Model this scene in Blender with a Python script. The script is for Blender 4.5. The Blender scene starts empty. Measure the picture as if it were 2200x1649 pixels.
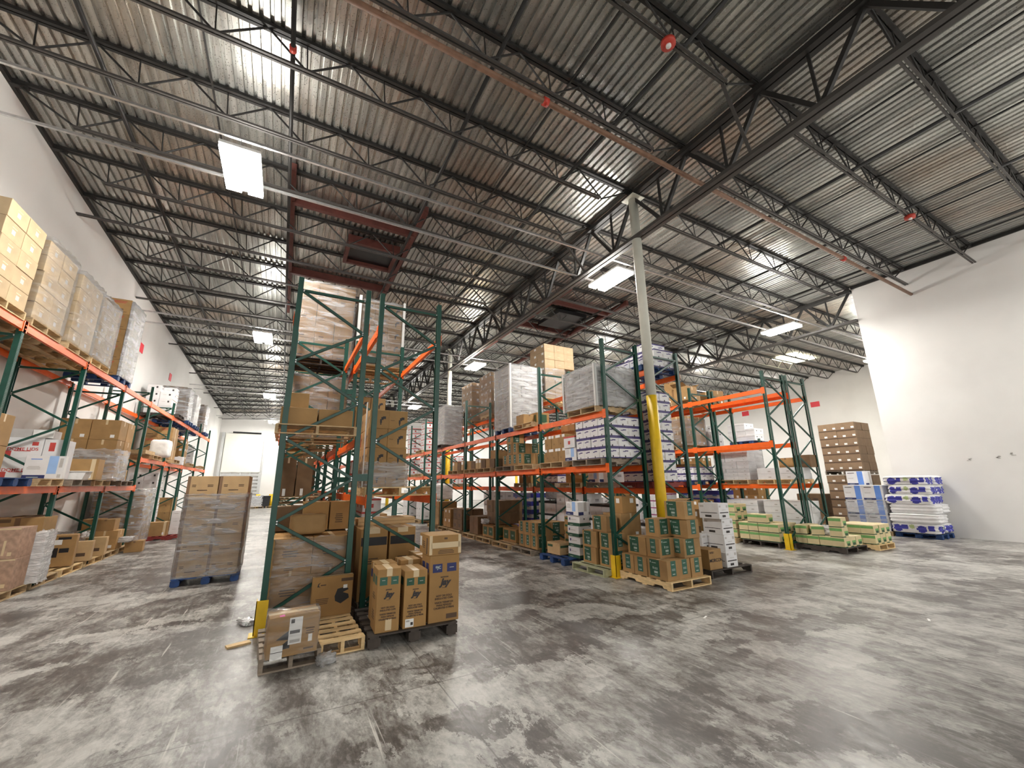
import bpy, bmesh, math, random
from mathutils import Vector, Matrix
random.seed(7)
S = bpy.context.scene
C = S.collection
PI = math.pi

# ---------------------------------------------------------------- camera, world, exposure, lights
cd = bpy.data.cameras.new('camera'); cam = bpy.data.objects.new('camera', cd); C.objects.link(cam)
R_ = Matrix(((0.87705, -0.48026, -0.01212), (-0.10280, -0.21220, 0.97180), (-0.46930, -0.85107, -0.23549)))
M = R_.transposed().to_4x4(); M.translation = (0, 0, 1.8)
cam.matrix_world = M
cd.sensor_width = 36.0; cd.sensor_fit = 'HORIZONTAL'; cd.lens = 874.33 / 2200 * 36
cd.clip_start = 0.05; cd.clip_end = 300
S.camera = cam
W = bpy.data.worlds.new('world'); S.world = W; W.use_nodes = True
W.node_tree.nodes['Background'].inputs[0].default_value = (1.0, 0.97, 0.92, 1)
W.node_tree.nodes['Background'].inputs[1].default_value = 0.40
S.view_settings.view_transform = 'Standard'
S.view_settings.look = 'None'
S.view_settings.gamma = 1.0
S.view_settings.use_curve_mapping = False
S.view_settings.exposure = 2.35
LAMP_POWER = 38.0            # emission of the lamp panels
# lamp rows: x, y, z
LAMPS = [(x, y, z) for y, zz in ((-1.8, 7.55), (8.05, 7.5), (17.8, 7.4), (28.6, 7.15), (39.5, 7.0))
         for x, z in ((-1.25, zz), (7.75, zz), (16.5, zz), (25.2, zz))]

# ---------------------------------------------------------------- materials
def nt_new(name):
    m = bpy.data.materials.new(name); m.use_nodes = True
    n = m.node_tree; n.nodes.clear()
    out = n.nodes.new('ShaderNodeOutputMaterial')
    return m, n, out
def N(n, t, **kw):
    d = n.nodes.new(t)
    for k, v in kw.items():
        if k.startswith('i_'): d.inputs[int(k[2:])].default_value = v
        else: setattr(d, k, v)
    return d
def L(n, a, ao, b, bi): n.links.new(a.outputs[ao], b.inputs[bi])
def mat(name, col, rough=0.6, metal=0.0, var=0.12, scale=6.0, rnd=0.0, bump=0.0, stretch=(1, 1, 1), spec=0.5, emit=0):
    m, n, out = nt_new(name)
    p = N(n, 'ShaderNodeBsdfPrincipled'); L(n, p, 0, out, 0)
    tc = N(n, 'ShaderNodeTexCoord'); mp = N(n, 'ShaderNodeMapping'); L(n, tc, 'Object', mp, 0)
    mp.inputs['Scale'].default_value = stretch
    no = N(n, 'ShaderNodeTexNoise'); L(n, mp, 0, no, 0)
    no.inputs['Scale'].default_value = scale; no.inputs['Detail'].default_value = 5
    r = N(n, 'ShaderNodeMapRange'); L(n, no, 0, r, 0)
    r.inputs[1].default_value = .25; r.inputs[2].default_value = .75
    r.inputs[3].default_value = 1 - var; r.inputs[4].default_value = 1 + var
    last, lo = r, 0
    if rnd:
        oi = N(n, 'ShaderNodeObjectInfo'); rr = N(n, 'ShaderNodeMapRange'); L(n, oi, 'Random', rr, 0)
        rr.inputs[3].default_value = 1 - rnd; rr.inputs[4].default_value = 1 + rnd * .7
        mm = N(n, 'ShaderNodeMath', operation='MULTIPLY'); L(n, r, 0, mm, 0); L(n, rr, 0, mm, 1); last = mm
    mx = N(n, 'ShaderNodeVectorMath', operation='SCALE'); mx.inputs[0].default_value = col
    L(n, last, 0, mx, 'Scale'); L(n, mx, 0, p, 'Base Color')
    p.inputs['Roughness'].default_value = rough; p.inputs['Metallic'].default_value = metal
    p.inputs['Specular IOR Level'].default_value = spec
    if bump:
        b = N(n, 'ShaderNodeBump'); b.inputs['Strength'].default_value = bump; b.inputs['Distance'].default_value = .01
        L(n, no, 0, b, 'Height'); L(n, b, 0, p, 'Normal')
    if emit:
        p.inputs['Emission Color'].default_value = (*col, 1); p.inputs['Emission Strength'].default_value = emit
    return m
MT = {}
def add(k, *a, **kw): MT[k] = mat(k, *a, **kw)
add('kraft', (.38, .225, .088), .75, var=.14, rnd=.16, scale=5)
add('kraft_light', (.52, .355, .18), .72, var=.12, rnd=.1, scale=5)
add('kraft_grey', (.25, .165, .098), .75, var=.14, rnd=.1, scale=5)
add('kraft_tan', (.40, .285, .17), .72, var=.12, rnd=.06, scale=5)
add('kraft_pale', (.46, .345, .205), .72, var=.12, rnd=.08, scale=5)
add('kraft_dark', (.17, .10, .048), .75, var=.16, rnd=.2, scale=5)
add('kraft_mid', (.37, .21, .072), .75, var=.12, rnd=.12, scale=4)
add('cream', (.66, .55, .32), .7, var=.08, rnd=.08)
add('white_card', (.74, .74, .75), .6, var=.05, rnd=.06)
add('grey_card', (.50, .48, .46), .6, var=.1, rnd=.08)
add('pink_card', (.42, .27, .19), .7, var=.3, rnd=.05, scale=14)
add('tape', (.66, .52, .32), .35, var=.05)
add('tape_brown', (.20, .11, .05), .35, var=.05)
add('paper', (.86, .86, .84), .55, var=.03)
add('ink', (.035, .03, .03), .6, var=.05)
add('ink_brown', (.10, .06, .035), .7, var=.05)
add('ink_green', (.02, .085, .048), .6, var=.15, scale=12)
add('ink_green_light', (.17, .38, .12), .6, var=.12, scale=12)
add('ink_green_dark', (.03, .09, .04), .6, var=.1)
add('ink_teal', (.035, .12, .085), .6, var=.12)
add('ink_navy', (.02, .03, .13), .6, var=.08)
add('ink_blue', (.13, .28, .72), .5, var=.06)
add('ink_sky', (.30, .48, .80), .5, var=.05)
add('ink_purple', (.055, .04, .17), .5, var=.1)
add('ink_magenta', (.30, .02, .14), .5, var=.1)
add('ink_red', (.52, .06, .05), .5, var=.1)
add('ink_white', (.40, .48, .44), .6, var=.03)
add('ink_black', (.012, .012, .014), .55, var=.05)
add('sticker_pink', (.95, .18, .55), .5, var=.03)
add('rack_green', (.002, .060, .040), .36, var=.18, scale=9)
add('rack_orange', (.86, .135, .012), .42, var=.12, scale=7)
add('wood', (.50, .36, .20), .8, var=.28, scale=9, rnd=.12, stretch=(1, 1, 3))
add('wood_new', (.72, .52, .27), .75, var=.2, scale=9, rnd=.05, stretch=(1, 1, 3))
add('wood_grey', (.27, .22, .17), .85, var=.3, scale=9, rnd=.15, stretch=(1, 1, 3))
add('wood_dark', (.060, .048, .040), .8, var=.3, scale=9, rnd=.1)
add('wood_green', (.36, .37, .23), .8, var=.25, scale=9, rnd=.05)
add('wood_blue', (.012, .05, .17), .6, var=.3, scale=9, rnd=.15)
add('wood_red', (.22, .025, .02), .6, var=.25, scale=9, rnd=.05)
add('steel_dark', (.022, .021, .020), .5, metal=.1, var=.2, scale=5)
add('steel_grey', (.075, .07, .066), .45, metal=.2, var=.15, scale=5)
add('steel_red', (.11, .030, .022), .6, var=.25, scale=6)
add('rust_pipe', (.22, .12, .075), .55, var=.3, scale=6)
add('galv', (.62, .62, .62), .35, metal=.9, var=.12, scale=14)
add('yellow', (.80, .52, .015), .45, var=.1, scale=5)
add('column_white', (.66, .66, .58), .5, var=.06, scale=4)
add('red_sign', (.80, .05, .07), .5, var=.03)
add('red_device', (.55, .05, .03), .4, var=.05)
add('plastic_black', (.012, .012, .014), .4, var=.1)
add('plastic_white', (.82, .82, .80), .35, var=.08, scale=8, bump=.4)
add('bag_white', (.83, .83, .84), .3, var=.06, scale=10, bump=.5)
add('bag_blue', (.055, .06, .40), .3, var=.1, scale=10, bump=.5)
add('bag_green', (.50, .62, .30), .3, var=.1, scale=10, bump=.5)
add('corner_white', (.70, .70, .68), .6, var=.05)
add('door_panel', (.82, .81, .74), .5, var=.03)
add('gate_grey', (.55, .56, .56), .4, metal=.3, var=.08)
add('strap_blue', (.02, .08, .4), .5)

def mat_wall():
    m, n, out = nt_new('painted_wall'); p = N(n, 'ShaderNodeBsdfPrincipled'); L(n, p, 0, out, 0)
    g = N(n, 'ShaderNodeNewGeometry')
    a = N(n, 'ShaderNodeTexNoise'); L(n, g, 'Position', a, 0); a.inputs['Scale'].default_value = .5; a.inputs['Detail'].default_value = 6
    b = N(n, 'ShaderNodeTexNoise'); L(n, g, 'Position', b, 0); b.inputs['Scale'].default_value = 40
    cr = N(n, 'ShaderNodeValToRGB'); L(n, a, 0, cr, 0)
    cr.color_ramp.elements[0].position = .3; cr.color_ramp.elements[0].color = (.74, .73, .71, 1)
    cr.color_ramp.elements[1].position = .6; cr.color_ramp.elements[1].color = (.82, .81, .79, 1)
    L(n, cr, 0, p, 'Base Color'); p.inputs['Roughness'].default_value = .65
    bp = N(n, 'ShaderNodeBump'); bp.inputs['Strength'].default_value = .08; L(n, b, 0, bp, 'Height'); L(n, bp, 0, p, 'Normal')
    return m
MT['wall'] = mat_wall()

def mat_floor():
    m, n, out = nt_new('worn_concrete'); p = N(n, 'ShaderNodeBsdfPrincipled'); L(n, p, 0, out, 0)
    g = N(n, 'ShaderNodeNewGeometry')
    mp = N(n, 'ShaderNodeMapping'); L(n, g, 'Position', mp, 0)
    mp.inputs['Rotation'].default_value = (0, 0, .5); mp.inputs['Scale'].default_value = (1, .55, 1)
    def noise(scale, det, dist=0.0, src=mp, rough=.6):
        a = N(n, 'ShaderNodeTexNoise'); L(n, src, 0, a, 0)
        a.inputs['Scale'].default_value = scale; a.inputs['Detail'].default_value = det
        a.inputs['Distortion'].default_value = dist; a.inputs['Roughness'].default_value = rough
        return a
    big = noise(.45, 4, .5); mid = noise(1.3, 9, 1.6, rough=.72); fine = noise(22, 6, .5, rough=.75)
    st = N(n, 'ShaderNodeMapping'); L(n, g, 'Position', st, 0); st.inputs['Rotation'].default_value = (0, 0, .95); st.inputs['Scale'].default_value = (2.6, .7, 1)
    strk = noise(2.2, 8, 1.0, st, .7)
    def cells(scale, rot, sx, warp):
        q = N(n, 'ShaderNodeMapping'); L(n, g, 'Position', q, 0); q.inputs['Rotation'].default_value = (0, 0, rot); q.inputs['Scale'].default_value = (sx, 1, 1)
        v = N(n, 'ShaderNodeTexVoronoi'); v.feature = 'F1'; v.distance = 'MANHATTAN'
        wv = N(n, 'ShaderNodeVectorMath', operation='ADD'); sc = N(n, 'ShaderNodeVectorMath', operation='SCALE'); sc.inputs['Scale'].default_value = warp
        mv = noise(2.6, 9, .3, rough=.75); L(n, mv, 1, sc, 0); L(n, q, 0, wv, 0); L(n, sc, 0, wv, 1); L(n, wv, 0, v, 0)
        v.inputs['Scale'].default_value = scale
        sp_ = N(n, 'ShaderNodeSeparateColor'); L(n, v, 'Color', sp_, 0)
        return sp_
    c1 = cells(1.5, .9, .6, .9); c2 = cells(4.2, .4, .7, .45)
    # wear: weighted sum of all scales
    def wsum(items):
        acc = None
        for nd, so, w in items:
            m_ = N(n, 'ShaderNodeMath', operation='MULTIPLY'); L(n, nd, so, m_, 0); m_.inputs[1].default_value = w
            if acc is None: acc = m_
            else:
                a_ = N(n, 'ShaderNodeMath', operation='ADD'); L(n, acc, 0, a_, 0); L(n, m_, 0, a_, 1); acc = a_
        return acc
    wear = wsum(((big, 0, .55), (mid, 0, .75), (strk, 0, .60), (c1, 0, .24), (c2, 0, .15), (fine, 0, .30)))
    r1 = N(n, 'ShaderNodeValToRGB'); L(n, wear, 0, r1, 0)
    e = r1.color_ramp.elements
    e[0].position = .98; e[0].color = (.085, .074, .068, 1); e[1].position = 1.0; e[1].color = (.47, .46, .43, 1)
    mr = N(n, 'ShaderNodeMapRange'); L(n, wear, 0, mr, 0); mr.inputs[1].default_value = 1.10; mr.inputs[2].default_value = 1.49
    n.links.remove(r1.inputs[0].links[0]); L(n, mr, 0, r1, 0)
    e[0].position = .0; e[1].position = 1.0
    for ps, cl in ((.22, (.125, .112, .102, 1)), (.42, (.215, .202, .188, 1)), (.60, (.30, .29, .27, 1)), (.80, (.39, .38, .355, 1))):
        x = e.new(ps); x.color = cl
    r4 = N(n, 'ShaderNodeMapRange'); L(n, fine, 0, r4, 0); r4.inputs[1].default_value = .3; r4.inputs[2].default_value = .7
    r4.inputs[3].default_value = .86; r4.inputs[4].default_value = 1.14
    m3 = N(n, 'ShaderNodeVectorMath', operation='SCALE'); L(n, r1, 0, m3, 0); L(n, r4, 0, m3, 'Scale')
    # thin scratches and tyre scuffs
    last = m3
    for rot, sx, th, colr in ((.25, 22, .70, (.62, .60, .56, 1)), (1.15, 26, .715, (.60, .58, .55, 1)), (-.6, 18, .72, (.055, .05, .045, 1))):
        q = N(n, 'ShaderNodeMapping'); L(n, g, 'Position', q, 0); q.inputs['Rotation'].default_value = (0, 0, rot)
        q.inputs['Scale'].default_value = (sx, .55, 1)
        s = noise(1.0, 3, .25, q); t = N(n, 'ShaderNodeMapRange'); L(n, s, 0, t, 0)
        t.inputs[1].default_value = th - .03; t.inputs[2].default_value = th + .03; t.inputs[4].default_value = .7
        mm = N(n, 'ShaderNodeMix', data_type='RGBA'); L(n, t, 0, mm, 0); L(n, last, 2 if last != m3 else 0, mm, 6); mm.inputs[7].default_value = colr
        last = mm
    # saw-cut control joints
    sp = N(n, 'ShaderNodeSeparateXYZ'); L(n, g, 'Position', sp, 0)
    fac = None
    for ax, off, per in ((0, 1.46, 4.6), (1, 4.15, 5.2)):
        ad = N(n, 'ShaderNodeMath', operation='SUBTRACT'); L(n, sp, ax, ad, 0); ad.inputs[1].default_value = off
        w = N(n, 'ShaderNodeMath', operation='PINGPONG'); L(n, ad, 0, w, 0); w.inputs[1].default_value = per / 2
        c = N(n, 'ShaderNodeMath', operation='LESS_THAN'); L(n, w, 0, c, 0); c.inputs[1].default_value = .006
        if fac is None: fac = c
        else:
            mx = N(n, 'ShaderNodeMath', operation='MAXIMUM'); L(n, fac, 0, mx, 0); L(n, c, 0, mx, 1); fac = mx
    fs = N(n, 'ShaderNodeMath', operation='MULTIPLY'); L(n, fac, 0, fs, 0); fs.inputs[1].default_value = .55
    mj = N(n, 'ShaderNodeMix', data_type='RGBA'); L(n, fs, 0, mj, 0); L(n, last, 2, mj, 6); mj.inputs[7].default_value = (.05, .045, .04, 1)
    L(n, mj, 2, p, 'Base Color')
    rr = N(n, 'ShaderNodeMapRange'); L(n, mid, 0, rr, 0); rr.inputs[1].default_value = .3; rr.inputs[2].default_value = .7
    rr.inputs[3].default_value = .30; rr.inputs[4].default_value = .52
    L(n, rr, 0, p, 'Roughness')
    bp = N(n, 'ShaderNodeBump'); bp.inputs['Strength'].default_value = .10; bp.inputs['Distance'].default_value = .01
    L(n, fine, 0, bp, 'Height'); L(n, bp, 0, p, 'Normal')
    return m
MT['floor'] = mat_floor()

def mat_deck():
    m, n, out = nt_new('galvanised_deck'); p = N(n, 'ShaderNodeBsdfPrincipled'); L(n, p, 0, out, 0)
    g = N(n, 'ShaderNodeNewGeometry')
    a = N(n, 'ShaderNodeTexNoise'); L(n, g, 'Position', a, 0); a.inputs['Scale'].default_value = .28; a.inputs['Detail'].default_value = 4
    q = N(n, 'ShaderNodeMapping'); L(n, g, 'Position', q, 0); q.inputs['Scale'].default_value = (6, .5, 1)
    b = N(n, 'ShaderNodeTexNoise'); L(n, q, 0, b, 0); b.inputs['Scale'].default_value = 1.2; b.inputs['Detail'].default_value = 4
    vo = N(n, 'ShaderNodeTexVoronoi'); L(n, g, 'Position', vo, 0); vo.inputs['Scale'].default_value = 30
    cr = N(n, 'ShaderNodeValToRGB'); L(n, a, 0, cr, 0)
    e = cr.color_ramp.elements; e[0].position = .35; e[0].color = (.44, .45, .43, 1); e[1].position = .70; e[1].color = (.50, .43, .36, 1)
    x = e.new(.52); x.color = (.52, .52, .49, 1)
    r = N(n, 'ShaderNodeMapRange'); L(n, b, 0, r, 0); r.inputs[1].default_value = .3; r.inputs[2].default_value = .7; r.inputs[3].default_value = .62; r.inputs[4].default_value = 1.2
    s = N(n, 'ShaderNodeVectorMath', operation='SCALE'); L(n, cr, 0, s, 0); L(n, r, 0, s, 'Scale')
    L(n, s, 0, p, 'Base Color'); p.inputs['Metallic'].default_value = .80
    r2 = N(n, 'ShaderNodeMapRange'); L(n, vo, 'Distance', r2, 0); r2.inputs[3].default_value = .24; r2.inputs[4].default_value = .42
    L(n, r2, 0, p, 'Roughness')
    return m
MT['deck'] = mat_deck()

def mat_film(name, base=.10, amp=.55, tint=(.9, .92, .95), rough=.16, coat=.75):
    m, n, out = nt_new(name)
    tc = N(n, 'ShaderNodeTexCoord'); mp = N(n, 'ShaderNodeMapping'); L(n, tc, 'Object', mp, 0)
    mp.inputs['Scale'].default_value = (1.2, 1.2, 7); mp.inputs['Rotation'].default_value = (.12, .1, 0)
    a = N(n, 'ShaderNodeTexNoise'); L(n, mp, 0, a, 0); a.inputs['Scale'].default_value = 1.6; a.inputs['Detail'].default_value = 7; a.inputs['Distortion'].default_value = .8
    r = N(n, 'ShaderNodeMapRange'); L(n, a, 0, r, 0); r.inputs[1].default_value = .42; r.inputs[2].default_value = .75
    r.inputs[3].default_value = base; r.inputs[4].default_value = base + amp
    tr = N(n, 'ShaderNodeBsdfTransparent')
    gl = N(n, 'ShaderNodeBsdfPrincipled'); gl.inputs['Base Color'].default_value = (*tint, 1); gl.inputs['Roughness'].default_value = rough
    gl.inputs['Specular IOR Level'].default_value = .9
    bp = N(n, 'ShaderNodeBump'); bp.inputs['Strength'].default_value = .9; bp.inputs['Distance'].default_value = .028; a2 = N(n, 'ShaderNodeTexNoise'); L(n, mp, 0, a2, 0); a2.inputs['Scale'].default_value = 5.5; a2.inputs['Detail'].default_value = 6; a2.inputs['Distortion'].default_value = 1.2
    hs = N(n, 'ShaderNodeMath', operation='ADD'); L(n, a, 0, hs, 0); L(n, a2, 0, hs, 1)
    L(n, hs, 0, bp, 'Height'); L(n, bp, 0, gl, 'Normal')
    mx = N(n, 'ShaderNodeMixShader'); L(n, r, 0, mx, 0); L(n, tr, 0, mx, 1); L(n, gl, 0, mx, 2)
    # a clear glossy coat over the whole film
    go = N(n, 'ShaderNodeBsdfGlossy'); go.inputs['Roughness'].default_value = rough; L(n, bp, 0, go, 'Normal')
    fr = N(n, 'ShaderNodeFresnel'); fr.inputs[0].default_value = 1.5; L(n, bp, 0, fr, 'Normal')
    m2 = N(n, 'ShaderNodeMixShader'); fm = N(n, 'ShaderNodeMath', operation='MULTIPLY'); L(n, fr, 0, fm, 0); fm.inputs[1].default_value = coat
    L(n, fm, 0, m2, 0); L(n, mx, 0, m2, 1); L(n, go, 0, m2, 2)
    L(n, m2, 0, out, 0)
    return m
MT['film'] = mat_film('clear_stretch_film', .07, .40)
MT['film_heavy'] = mat_film('heavy_stretch_film', .20, .50)
MT['film_thin'] = mat_film('thin_stretch_film', .02, .20, rough=.24, coat=.55)
MT['film_reflect'] = mat_film('reflection_tinted_film', .16, .60, (.46, .47, .49), .10)  # clear film; the dark roof's reflection is painted in as a grey tint
MT['film_white'] = mat_film('white_stretch_film', .55, .4, (.93, .93, .93))

def mat_post():
    m, n, out = nt_new('perforated_green_post'); p = N(n, 'ShaderNodeBsdfPrincipled')
    tc = N(n, 'ShaderNodeTexCoord'); sp = N(n, 'ShaderNodeSeparateXYZ'); L(n, tc, 'Object', sp, 0)
    p.inputs['Base Color'].default_value = (.002, .060, .040, 1); p.inputs['Roughness'].default_value = .36
    def mth(op, a, b=None, c=None):
        d = N(n, 'ShaderNodeMath', operation=op)
        for i, v in enumerate((a, b, c)):
            if v is None: continue
            if isinstance(v, (int, float)): d.inputs[i].default_value = v
            else: L(n, v, 0, d, i)
        return d
    sx = N(n, 'ShaderNodeSeparateXYZ'); L(n, tc, 'Object', sx, 0)
    z = mth('PINGPONG', mth('ADD', _sock(n, sx, 2), .0127), .0254)
    y = mth('SUBTRACT', mth('ABSOLUTE', _sock(n, sx, 1)), .019)
    d = mth('ADD', mth('MULTIPLY', mth('SUBTRACT', z, .0127), mth('SUBTRACT', z, .0127)), mth('MULTIPLY', y, y))
    hole = mth('LESS_THAN', d, .0082 ** 2)
    tr = N(n, 'ShaderNodeBsdfTransparent'); mx = N(n, 'ShaderNodeMixShader'); L(n, hole, 0, mx, 0); L(n, p, 0, mx, 1); L(n, tr, 0, mx, 2)
    L(n, mx, 0, out, 0)
    return m
def _sock(n, sep, i):
    d = N(n, 'ShaderNodeMath', operation='ADD'); n.links.new(sep.outputs[i], d.inputs[0]); d.inputs[1].default_value = 0
    return d
MT['post_holes'] = mat_post()

def mat_emit(name, col, st):
    m, n, out = nt_new(name); e = N(n, 'ShaderNodeEmission'); e.inputs[0].default_value = (*col, 1); e.inputs[1].default_value = st
    L(n, e, 0, out, 0); return m
MT['lamp'] = mat_emit('lamp_panel', (1, .965, .90), LAMP_POWER)
MT['lamp_up'] = mat_emit('lamp_uplight', (1, .965, .90), LAMP_POWER * .16)
MT['skylight'] = mat_emit('skylight_panel', (1, .93, .62), 3.0)

# ---------------------------------------------------------------- mesh helpers
class MB:
    def __init__(s): s.v = []; s.f = []; s.m = []; s.mats = []
    def mi(s, k):
        if k not in s.mats: s.mats.append(k)
        return s.mats.index(k)
    def quad(s, pts, k):
        b = len(s.v); s.v += [tuple(p) for p in pts]; s.f.append(tuple(range(b, b + len(pts)))); s.m.append(s.mi(k))
    def box(s, a, b, k, M=None):
        x0, y0, z0 = a; x1, y1, z1 = b
        P = [Vector(p) for p in ((x0, y0, z0), (x1, y0, z0), (x1, y1, z0), (x0, y1, z0), (x0, y0, z1), (x1, y0, z1), (x1, y1, z1), (x0, y1, z1))]
        if M is not None: P = [M @ p for p in P]
        n = len(s.v); s.v += [tuple(p) for p in P]
        for f in ((0, 3, 2, 1), (4, 5, 6, 7), (0, 1, 5, 4), (1, 2, 6, 5), (2, 3, 7, 6), (3, 0, 4, 7)):
            s.f.append(tuple(n + i for i in f)); s.m.append(s.mi(k))
        return s
    def bar(s, p, q, w, h, k, up=(0, 0, 1)):
        p = Vector(p); q = Vector(q); d = q - p; l = d.length
        z = d.normalized(); u = Vector(up)
        if abs(z.dot(u)) > .99: u = Vector((1, 0, 0))
        x = u.cross(z).normalized(); y = z.cross(x)
        M = Matrix((x, y, z)).transposed().to_4x4(); M.translation = p
        return s.box((-w / 2, -h / 2, 0), (w / 2, h / 2, l), k, M)
    def tube(s, p, q, r, k, n=10, r2=None, cap=True):
        p = Vector(p); q = Vector(q); d = q - p; z = d.normalized(); u = Vector((0, 0, 1))
        if abs(z.dot(u)) > .99: u = Vector((1, 0, 0))
        x = u.cross(z).normalized(); y = z.cross(x); b = len(s.v); r2 = r if r2 is None else r2
        for c, rr in ((p, r), (q, r2)):
            for i in range(n):
                a = 2 * PI * i / n; s.v.append(tuple(c + x * math.cos(a) * rr + y * math.sin(a) * rr))
        for i in range(n):
            j = (i + 1) % n; s.f.append((b + i, b + j, b + n + j, b + n + i)); s.m.append(s.mi(k))
        if cap:
            s.f.append(tuple(b + i for i in range(n))[::-1]); s.m.append(s.mi(k))
            s.f.append(tuple(b + n + i for i in range(n))); s.m.append(s.mi(k))
        return s
    def prism(s, prof, y0, y1, k, axis='Y'):
        n = len(prof); b = len(s.v)
        for yy in (y0, y1):
            for (a, c) in prof:
                s.v.append((a, yy, c) if axis == 'Y' else ((yy, a, c) if axis == 'X' else (a, c, yy)))
        for i in range(n):
            j = (i + 1) % n; s.f.append((b + i, b + j, b + n + j, b + n + i)); s.m.append(s.mi(k))
        s.f.append(tuple(b + i for i in range(n))[::-1]); s.m.append(s.mi(k))
        s.f.append(tuple(b + n + i for i in range(n))); s.m.append(s.mi(k))
        return s
    def mesh(s, name, smooth=False, bevel=0.0):
        me = bpy.data.meshes.new(name); me.from_pydata(s.v, [], s.f)
        for k in s.mats: me.materials.append(MT[k])
        me.polygons.foreach_set('material_index', s.m)
        bm = bmesh.new(); bm.from_mesh(me); bmesh.ops.recalc_face_normals(bm, faces=bm.faces)
        if bevel: bmesh.ops.bevel(bm, geom=list(bm.edges), offset=bevel, segments=1, affect='EDGES')
        bm.to_mesh(me); bm.free()
        if smooth: me.polygons.foreach_set('use_smooth', [True] * len(me.polygons))
        me.update(); return me
def link(name, me, parent=None, loc=(0, 0, 0), rz=0.0, label=None):
    o = bpy.data.objects.new(name, me); C.objects.link(o); o.location = loc; o.rotation_euler = (0, 0, rz)
    if parent is not None: o.parent = parent
    if label: o['label'] = label
    return o
def tag(o, label, cat, group=None, kind=None):
    if label: o['label'] = label
    if cat: o['category'] = cat
    if group: o['group'] = group
    if kind: o['kind'] = kind
    return o
def thing(name, label, cat, loc=(0, 0, 0), rz=0.0, group=None):
    o = bpy.data.objects.new(name, None); C.objects.link(o); o.location = loc; o.rotation_euler = (0, 0, rz)
    o.empty_display_size = .1
    return tag(o, label, cat, group)
def struct(name, me, label=None):
    o = link(name, me); o['kind'] = 'structure'
    if label: o['label'] = label
    return o
ORD = ['first', 'second', 'third', 'fourth', 'fifth', 'sixth', 'seventh', 'eighth', 'ninth', 'tenth', 'eleventh', 'twelfth', 'thirteenth', 'fourteenth',
       'fifteenth', 'sixteenth', 'seventeenth', 'eighteenth', 'nineteenth', 'twentieth', 'twenty-first', 'twenty-second', 'twenty-third', 'twenty-fourth',
       'twenty-fifth', 'twenty-sixth', 'twenty-seventh', 'twenty-eighth']
CACHE = {}
def cached(key, fn):
    if key not in CACHE: CACHE[key] = fn()
    return CACHE[key]
def text_mesh(txt, size, k, depth=.0012, shear=0.0):
    cu = bpy.data.curves.new('t', 'FONT'); cu.body = txt; cu.size = size; cu.align_x = 'CENTER'; cu.align_y = 'CENTER'; cu.extrude = depth; cu.shear = shear; cu.offset = .005 if shear else .0012
    o = bpy.data.objects.new('t', cu); C.objects.link(o)
    me = bpy.data.meshes.new_from_object(o.evaluated_get(bpy.context.evaluated_depsgraph_get()))
    bpy.data.objects.remove(o); bpy.data.curves.remove(cu)
    me.materials.clear(); me.materials.append(MT[k]); return me

# ---------------------------------------------------------------- the setting
XL, XP, XR, YF, YB, YP = -5.15, 18.3, 32.0, 42.6, -13.0, 6.25
XG = 7.06
def zg(y): return 8.97 - .008 * (y - 6)
def zw(y): return 9.22 - .0345 * (max(y, -2) - 6)
def zp(y): return 8.90 - .008 * (y - 6)
def deck_z(x, y):
    if x <= XG:
        t = (x - XL) / (XG - XL); return zw(y) * (1 - t) + zg(y) * t
    if x <= XP:
        t = (x - XG) / (XP - XG); return zg(y) * (1 - t) + zp(y) * t
    return zp(y)
b = MB(); b.box((XL - .3, YB, -.2), (XR + .3, YF + .3, 0), 'floor'); struct('floor', b.mesh('floor'))
b = MB(); b.box((XL - .25, YB, 0), (XL, YF + .3, 10.4), 'wall'); struct('wall_left', b.mesh('wall_left'), 'white painted wall behind the left wall rack')
b = MB(); b.box((XL, YF, 0), (XR + .3, YF + .3, 10.4), 'wall'); struct('wall_back', b.mesh('wall_back'), 'white far wall with the tall dock door')
b = MB(); b.box((XP, YB, 0), (XP + .3, YP, 10.0), 'wall'); struct('wall_partition', b.mesh('wall_partition'), 'tall blank white partition wall on the right')
b = MB(); b.box((XR, YP, 0), (XR + .3, YF, 10.0), 'wall'); struct('wall_right', b.mesh('wall_right'), 'distant white side wall beyond the right racks')
b = MB(); b.box((XP + .3, YP - .3, 0), (XR + .3, YP, 10.0), 'wall'); struct('wall_return', b.mesh('wall_return'))
def deck_mesh(x0, x1):
    xs = []; x = x0; n = int((x1 - x0) / .1524)
    for i in range(n):
        a = x0 + i * .1524
        xs += [(a, 0), (a + .086, 0), (a + .098, .045), (a + .140, .045)]
    xs += [(x1, 0)]
    ys = [YB, -2, 2, 6, 10, 14, 18, 24, 30, 36, YF]
    me = bpy.data.meshes.new('deck'); v = []; f = []
    for y in ys:
        for (x, dz) in xs: v.append((x, y, deck_z(x, y) + dz))
    w = len(xs)
    for j in range(len(ys) - 1):
        for i in range(w - 1):
            f.append((j * w + i, (j + 1) * w + i, (j + 1) * w + i + 1, j * w + i + 1))
    me.from_pydata(v, [], f); me.materials.append(MT['deck']); me.update(); return me
struct('ceiling', deck_mesh(XL, XG), 'corrugated galvanised roof deck over the left bay')
struct('ceiling', deck_mesh(XG, XP), 'corrugated galvanised roof deck over the middle bay')
struct('ceiling', deck_mesh(XP, XR), 'corrugated galvanised roof deck over the right bay')
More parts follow.
